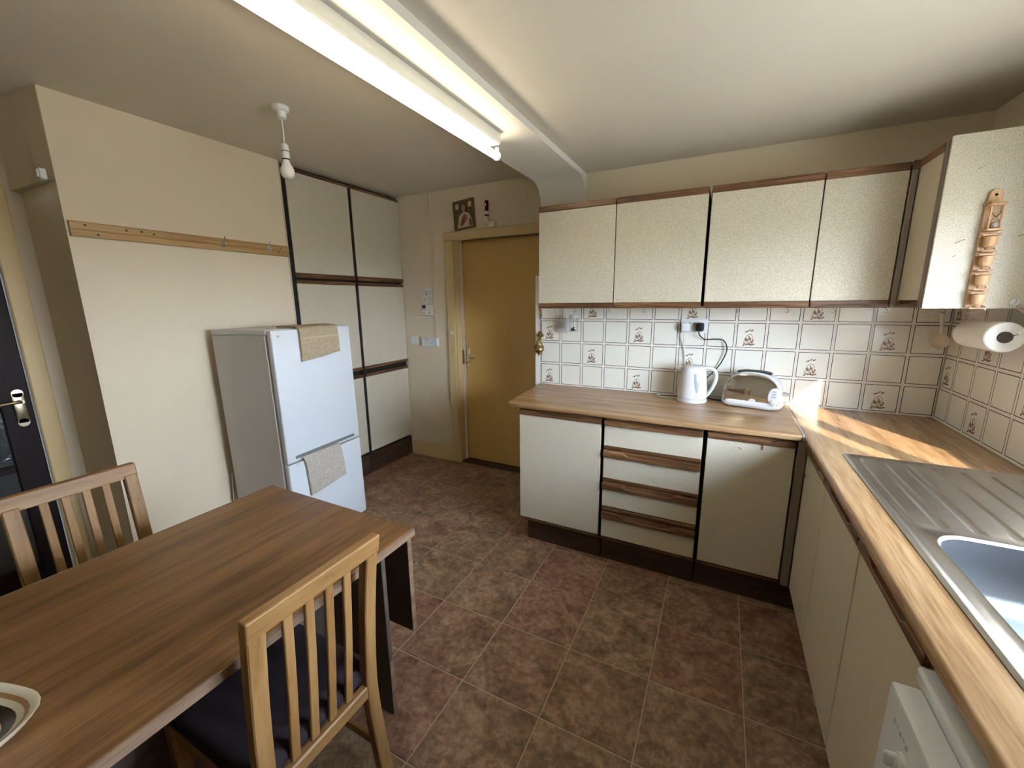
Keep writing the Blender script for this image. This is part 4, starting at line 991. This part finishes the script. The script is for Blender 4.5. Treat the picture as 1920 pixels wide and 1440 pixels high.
# ------------------------------------------------------------------ table
t = thing('table', 'brown wood-effect drop-leaf table with one end leaf hanging', 'table', (-2.207, -2.3, 0))
TX0, TX1, TY0, TY1, TZ = -2.585, -1.831, -2.95, -1.737, .75
bm = NB(); box(bm, TX0 + .004, TX1 - .004, TY0, TY1 - .003, TZ - .026, TZ, bev=.002); obj('top', bm, TABW, t)
for a_ in (TX1 - .004, TX0): part('edge_strip', TABE, t, (a_, a_ + .004, TY0, TY1, TZ - .027, TZ - .0005), bev=.0015)
bm = NB(); box(bm, TX0 + .03, TX1 - .038, -1.7395, -1.7215, .335, .716, bev=.0015); lf = obj('drop_leaf', bm, TABU, t)
bm = NB(); box(bm, TX1 - .0385, TX1 - .035, -1.740, -1.721, .334, .717); obj('leaf_edge', bm, TABE, lf)
bm = NB()
for x in (-1.91, -2.50): box(bm, x - .02, x + .02, -1.748, -1.7395, .695, .722)
obj('hinge', bm, BLACKP, t)
bm = NB(); box(bm, -2.49, -1.932, -1.800, -1.782, .0, .7235, bev=.002); pn = obj('end_panel', bm, TABP, t)
bm = NB(); box(bm, -1.9318, -1.9295, -1.800, -1.782, .004, .23); obj('chipped_edge', bm, TABE, pn)
bm = NB(); box(bm, -2.49, -1.932, -2.90, -2.882, .0, .7235, bev=.002); obj('end_panel', bm, TABP, t)
bm = NB(); box(bm, -2.23, -2.21, -2.882, -1.800, .12, .7235, bev=.002); obj('centre_panel', bm, TABP, t)

# ------------------------------------------------------------------ bowl
t = thing('bowl', 'cream squarish bowl with brown and black rings inside', 'bowl', (-2.053, -2.653, TZ))
def sq(r, z, e=3.2, n=40, rot=math.radians(16)):
    out = []
    for k in range(n):
        a = 2 * PI * k / n; c_, s2 = math.cos(a), math.sin(a)
        q_ = r / (abs(c_) ** e + abs(s2) ** e) ** (1 / e)
        out.append((q_ * math.cos(a + rot), q_ * math.sin(a + rot), z))
    return out
SEQZ = .8
seq = [(.050, .001, 2.2, 0), (.054, .003, 2.2, 0), (.070, .02, 2.6, 0), (.090, .042, 3, 0), (.0965, .056, 3.2, 0), (.0985, .060, 3.2, 0), (.0965, .0605, 3.2, 0), (.0885, .051, 3, 0), (.083, .046, 3, 1), (.076, .040, 2.8, 0), (.062, .028, 2.6, 2), (.049, .019, 2.4, 0), (.041, .014, 2.2, 2), (.034, .011, 2.2, 0), (.026, .009, 2, 2), (.018, .008, 2, 0)]
bm = NB(); V = [[bm.verts.new(p) for p in sq(r_ * 1.13, z * SEQZ, e_)] for r_, z, e_, _ in seq]; n = 40
for a, b, sg in zip(V, V[1:], seq[1:]):
    for i in range(n): bm.faces.new((a[i], a[(i + 1) % n], b[(i + 1) % n], b[i])).material_index = sg[3]
bm.faces.new(V[0][::-1]); bm.faces.new(V[-1]).material_index = 2
obj('glazed_body', bm, [BOWLW, BOWLB, BOWLK], t, smooth=60, local=True)

# ------------------------------------------------------------------ chairs
def make_chair(label):
    t = thing('dining_chair', label, 'chair', (0, 0, 0), 'slat-back dining chairs')
    def curve(z):   # rear face x as a function of height
        if z < .40: return -.055 * (1 - z / .40) ** 1.6
        k = (z - .40) / .485; return -.012 * k - .040 * k ** 1.7
    zs = [0, .08, .16, .24, .32, .40, .48, .56, .64, .72, .80, .845]
    def ribbon(bm, y0, y1, th_, zlist, off=0.0, bev=.003):
        pts = [(curve(z) + off, z) for z in zlist] + [(curve(z) + off + th_, z) for z in zlist[::-1]]
        prism(bm, pts, 'y', y0, y1, bev=bev)
    for s in (-1, 1):
        bm = NB(); ribbon(bm, *(sorted((s * .133, s * .172))), .030, zs); obj('rear_leg', bm, CH['z'], t, local=True)
        bm = NB(); prism(bm, [(.365, .0), (.392, .0), (.400, .42), (.362, .42)], 'y', *(sorted((s * .150, s * .186))), bev=.003); obj('front_leg', bm, CH['z'], t, local=True)
        bm = NB(); box(bm, .028, .363, *(sorted((s * .154, s * .174))), .355, .415, bev=.003); obj('side_rail', bm, CH['x'], t, local=True)
        bm = NB(); box(bm, -.01, .368, *(sorted((s * .150, s * .168))), .17, .195, bev=.003); obj('stretcher', bm, CH['x'], t, local=True)
    bm = NB(); pts = [(curve(z) - .002, z) for z in (.832, .858, .884)] + [(curve(z) + .026, z) for z in (.884, .858, .832)]
    prism(bm, pts, 'y', -.175, .175, bev=.004, seg=2); obj('top_rail', bm, CH['y'], t, local=True)
    bm = NB(); box(bm, -.002, .022, -.133, .133, .372, .412, bev=.004); obj('lower_rail', bm, CH['y'], t, local=True)
    bm = NB(); box(bm, .372, .392, -.150, .150, .355, .415, bev=.003); obj('front_rail', bm, CH['y'], t, local=True)
    for k in range(4):
        y = -.133 + .266 * (k + 1) / 5
        bm = NB(); pts = []
        zl = [.408, .46, .52, .58, .64, .70, .76, .835]
        bow = lambda z: .018 * math.sin(PI * (z - .40) / .44) ** 1.0
        A = [(curve(z) + .007 - bow(z) * .5 + .004, z) for z in zl]; Bq = [(x + .011, z) for x, z in A[::-1]]
        prism(bm, A + Bq, 'y', y - .0115, y + .0115, bev=.002); obj('slat', bm, CH['z'], t, local=True)
    bm = NB(); L = []
    for z, s in ((.414, .004), (.420, 0), (.440, 0), (.452, .008), (.458, .026)): L.append([(p[0], p[1], z) for p in rrect(.020 + s, .410 - s, -.180 + s, .180 - s, .03, 0)])
    V = rings(bm, L); bm.faces.new(V[0][::-1]); bmesh.ops.recalc_face_normals(bm, faces=bm.faces[:])
    obj('seat', bm, FAB, t, smooth=50, local=True)
    return t
c1 = make_chair('beech slat-back chair with dark seat on the floor side of the table')
c1.location = (-1.792, -2.150, 0); c1.rotation_euler = (0, 0, PI)
c2 = copy_tree(c1); c2['label'] = 'beech slat-back chair across the table in front of the dark glazed door'
c2.location = (-2.948, -2.200, 0); c2.rotation_euler = (0, 0, 0)
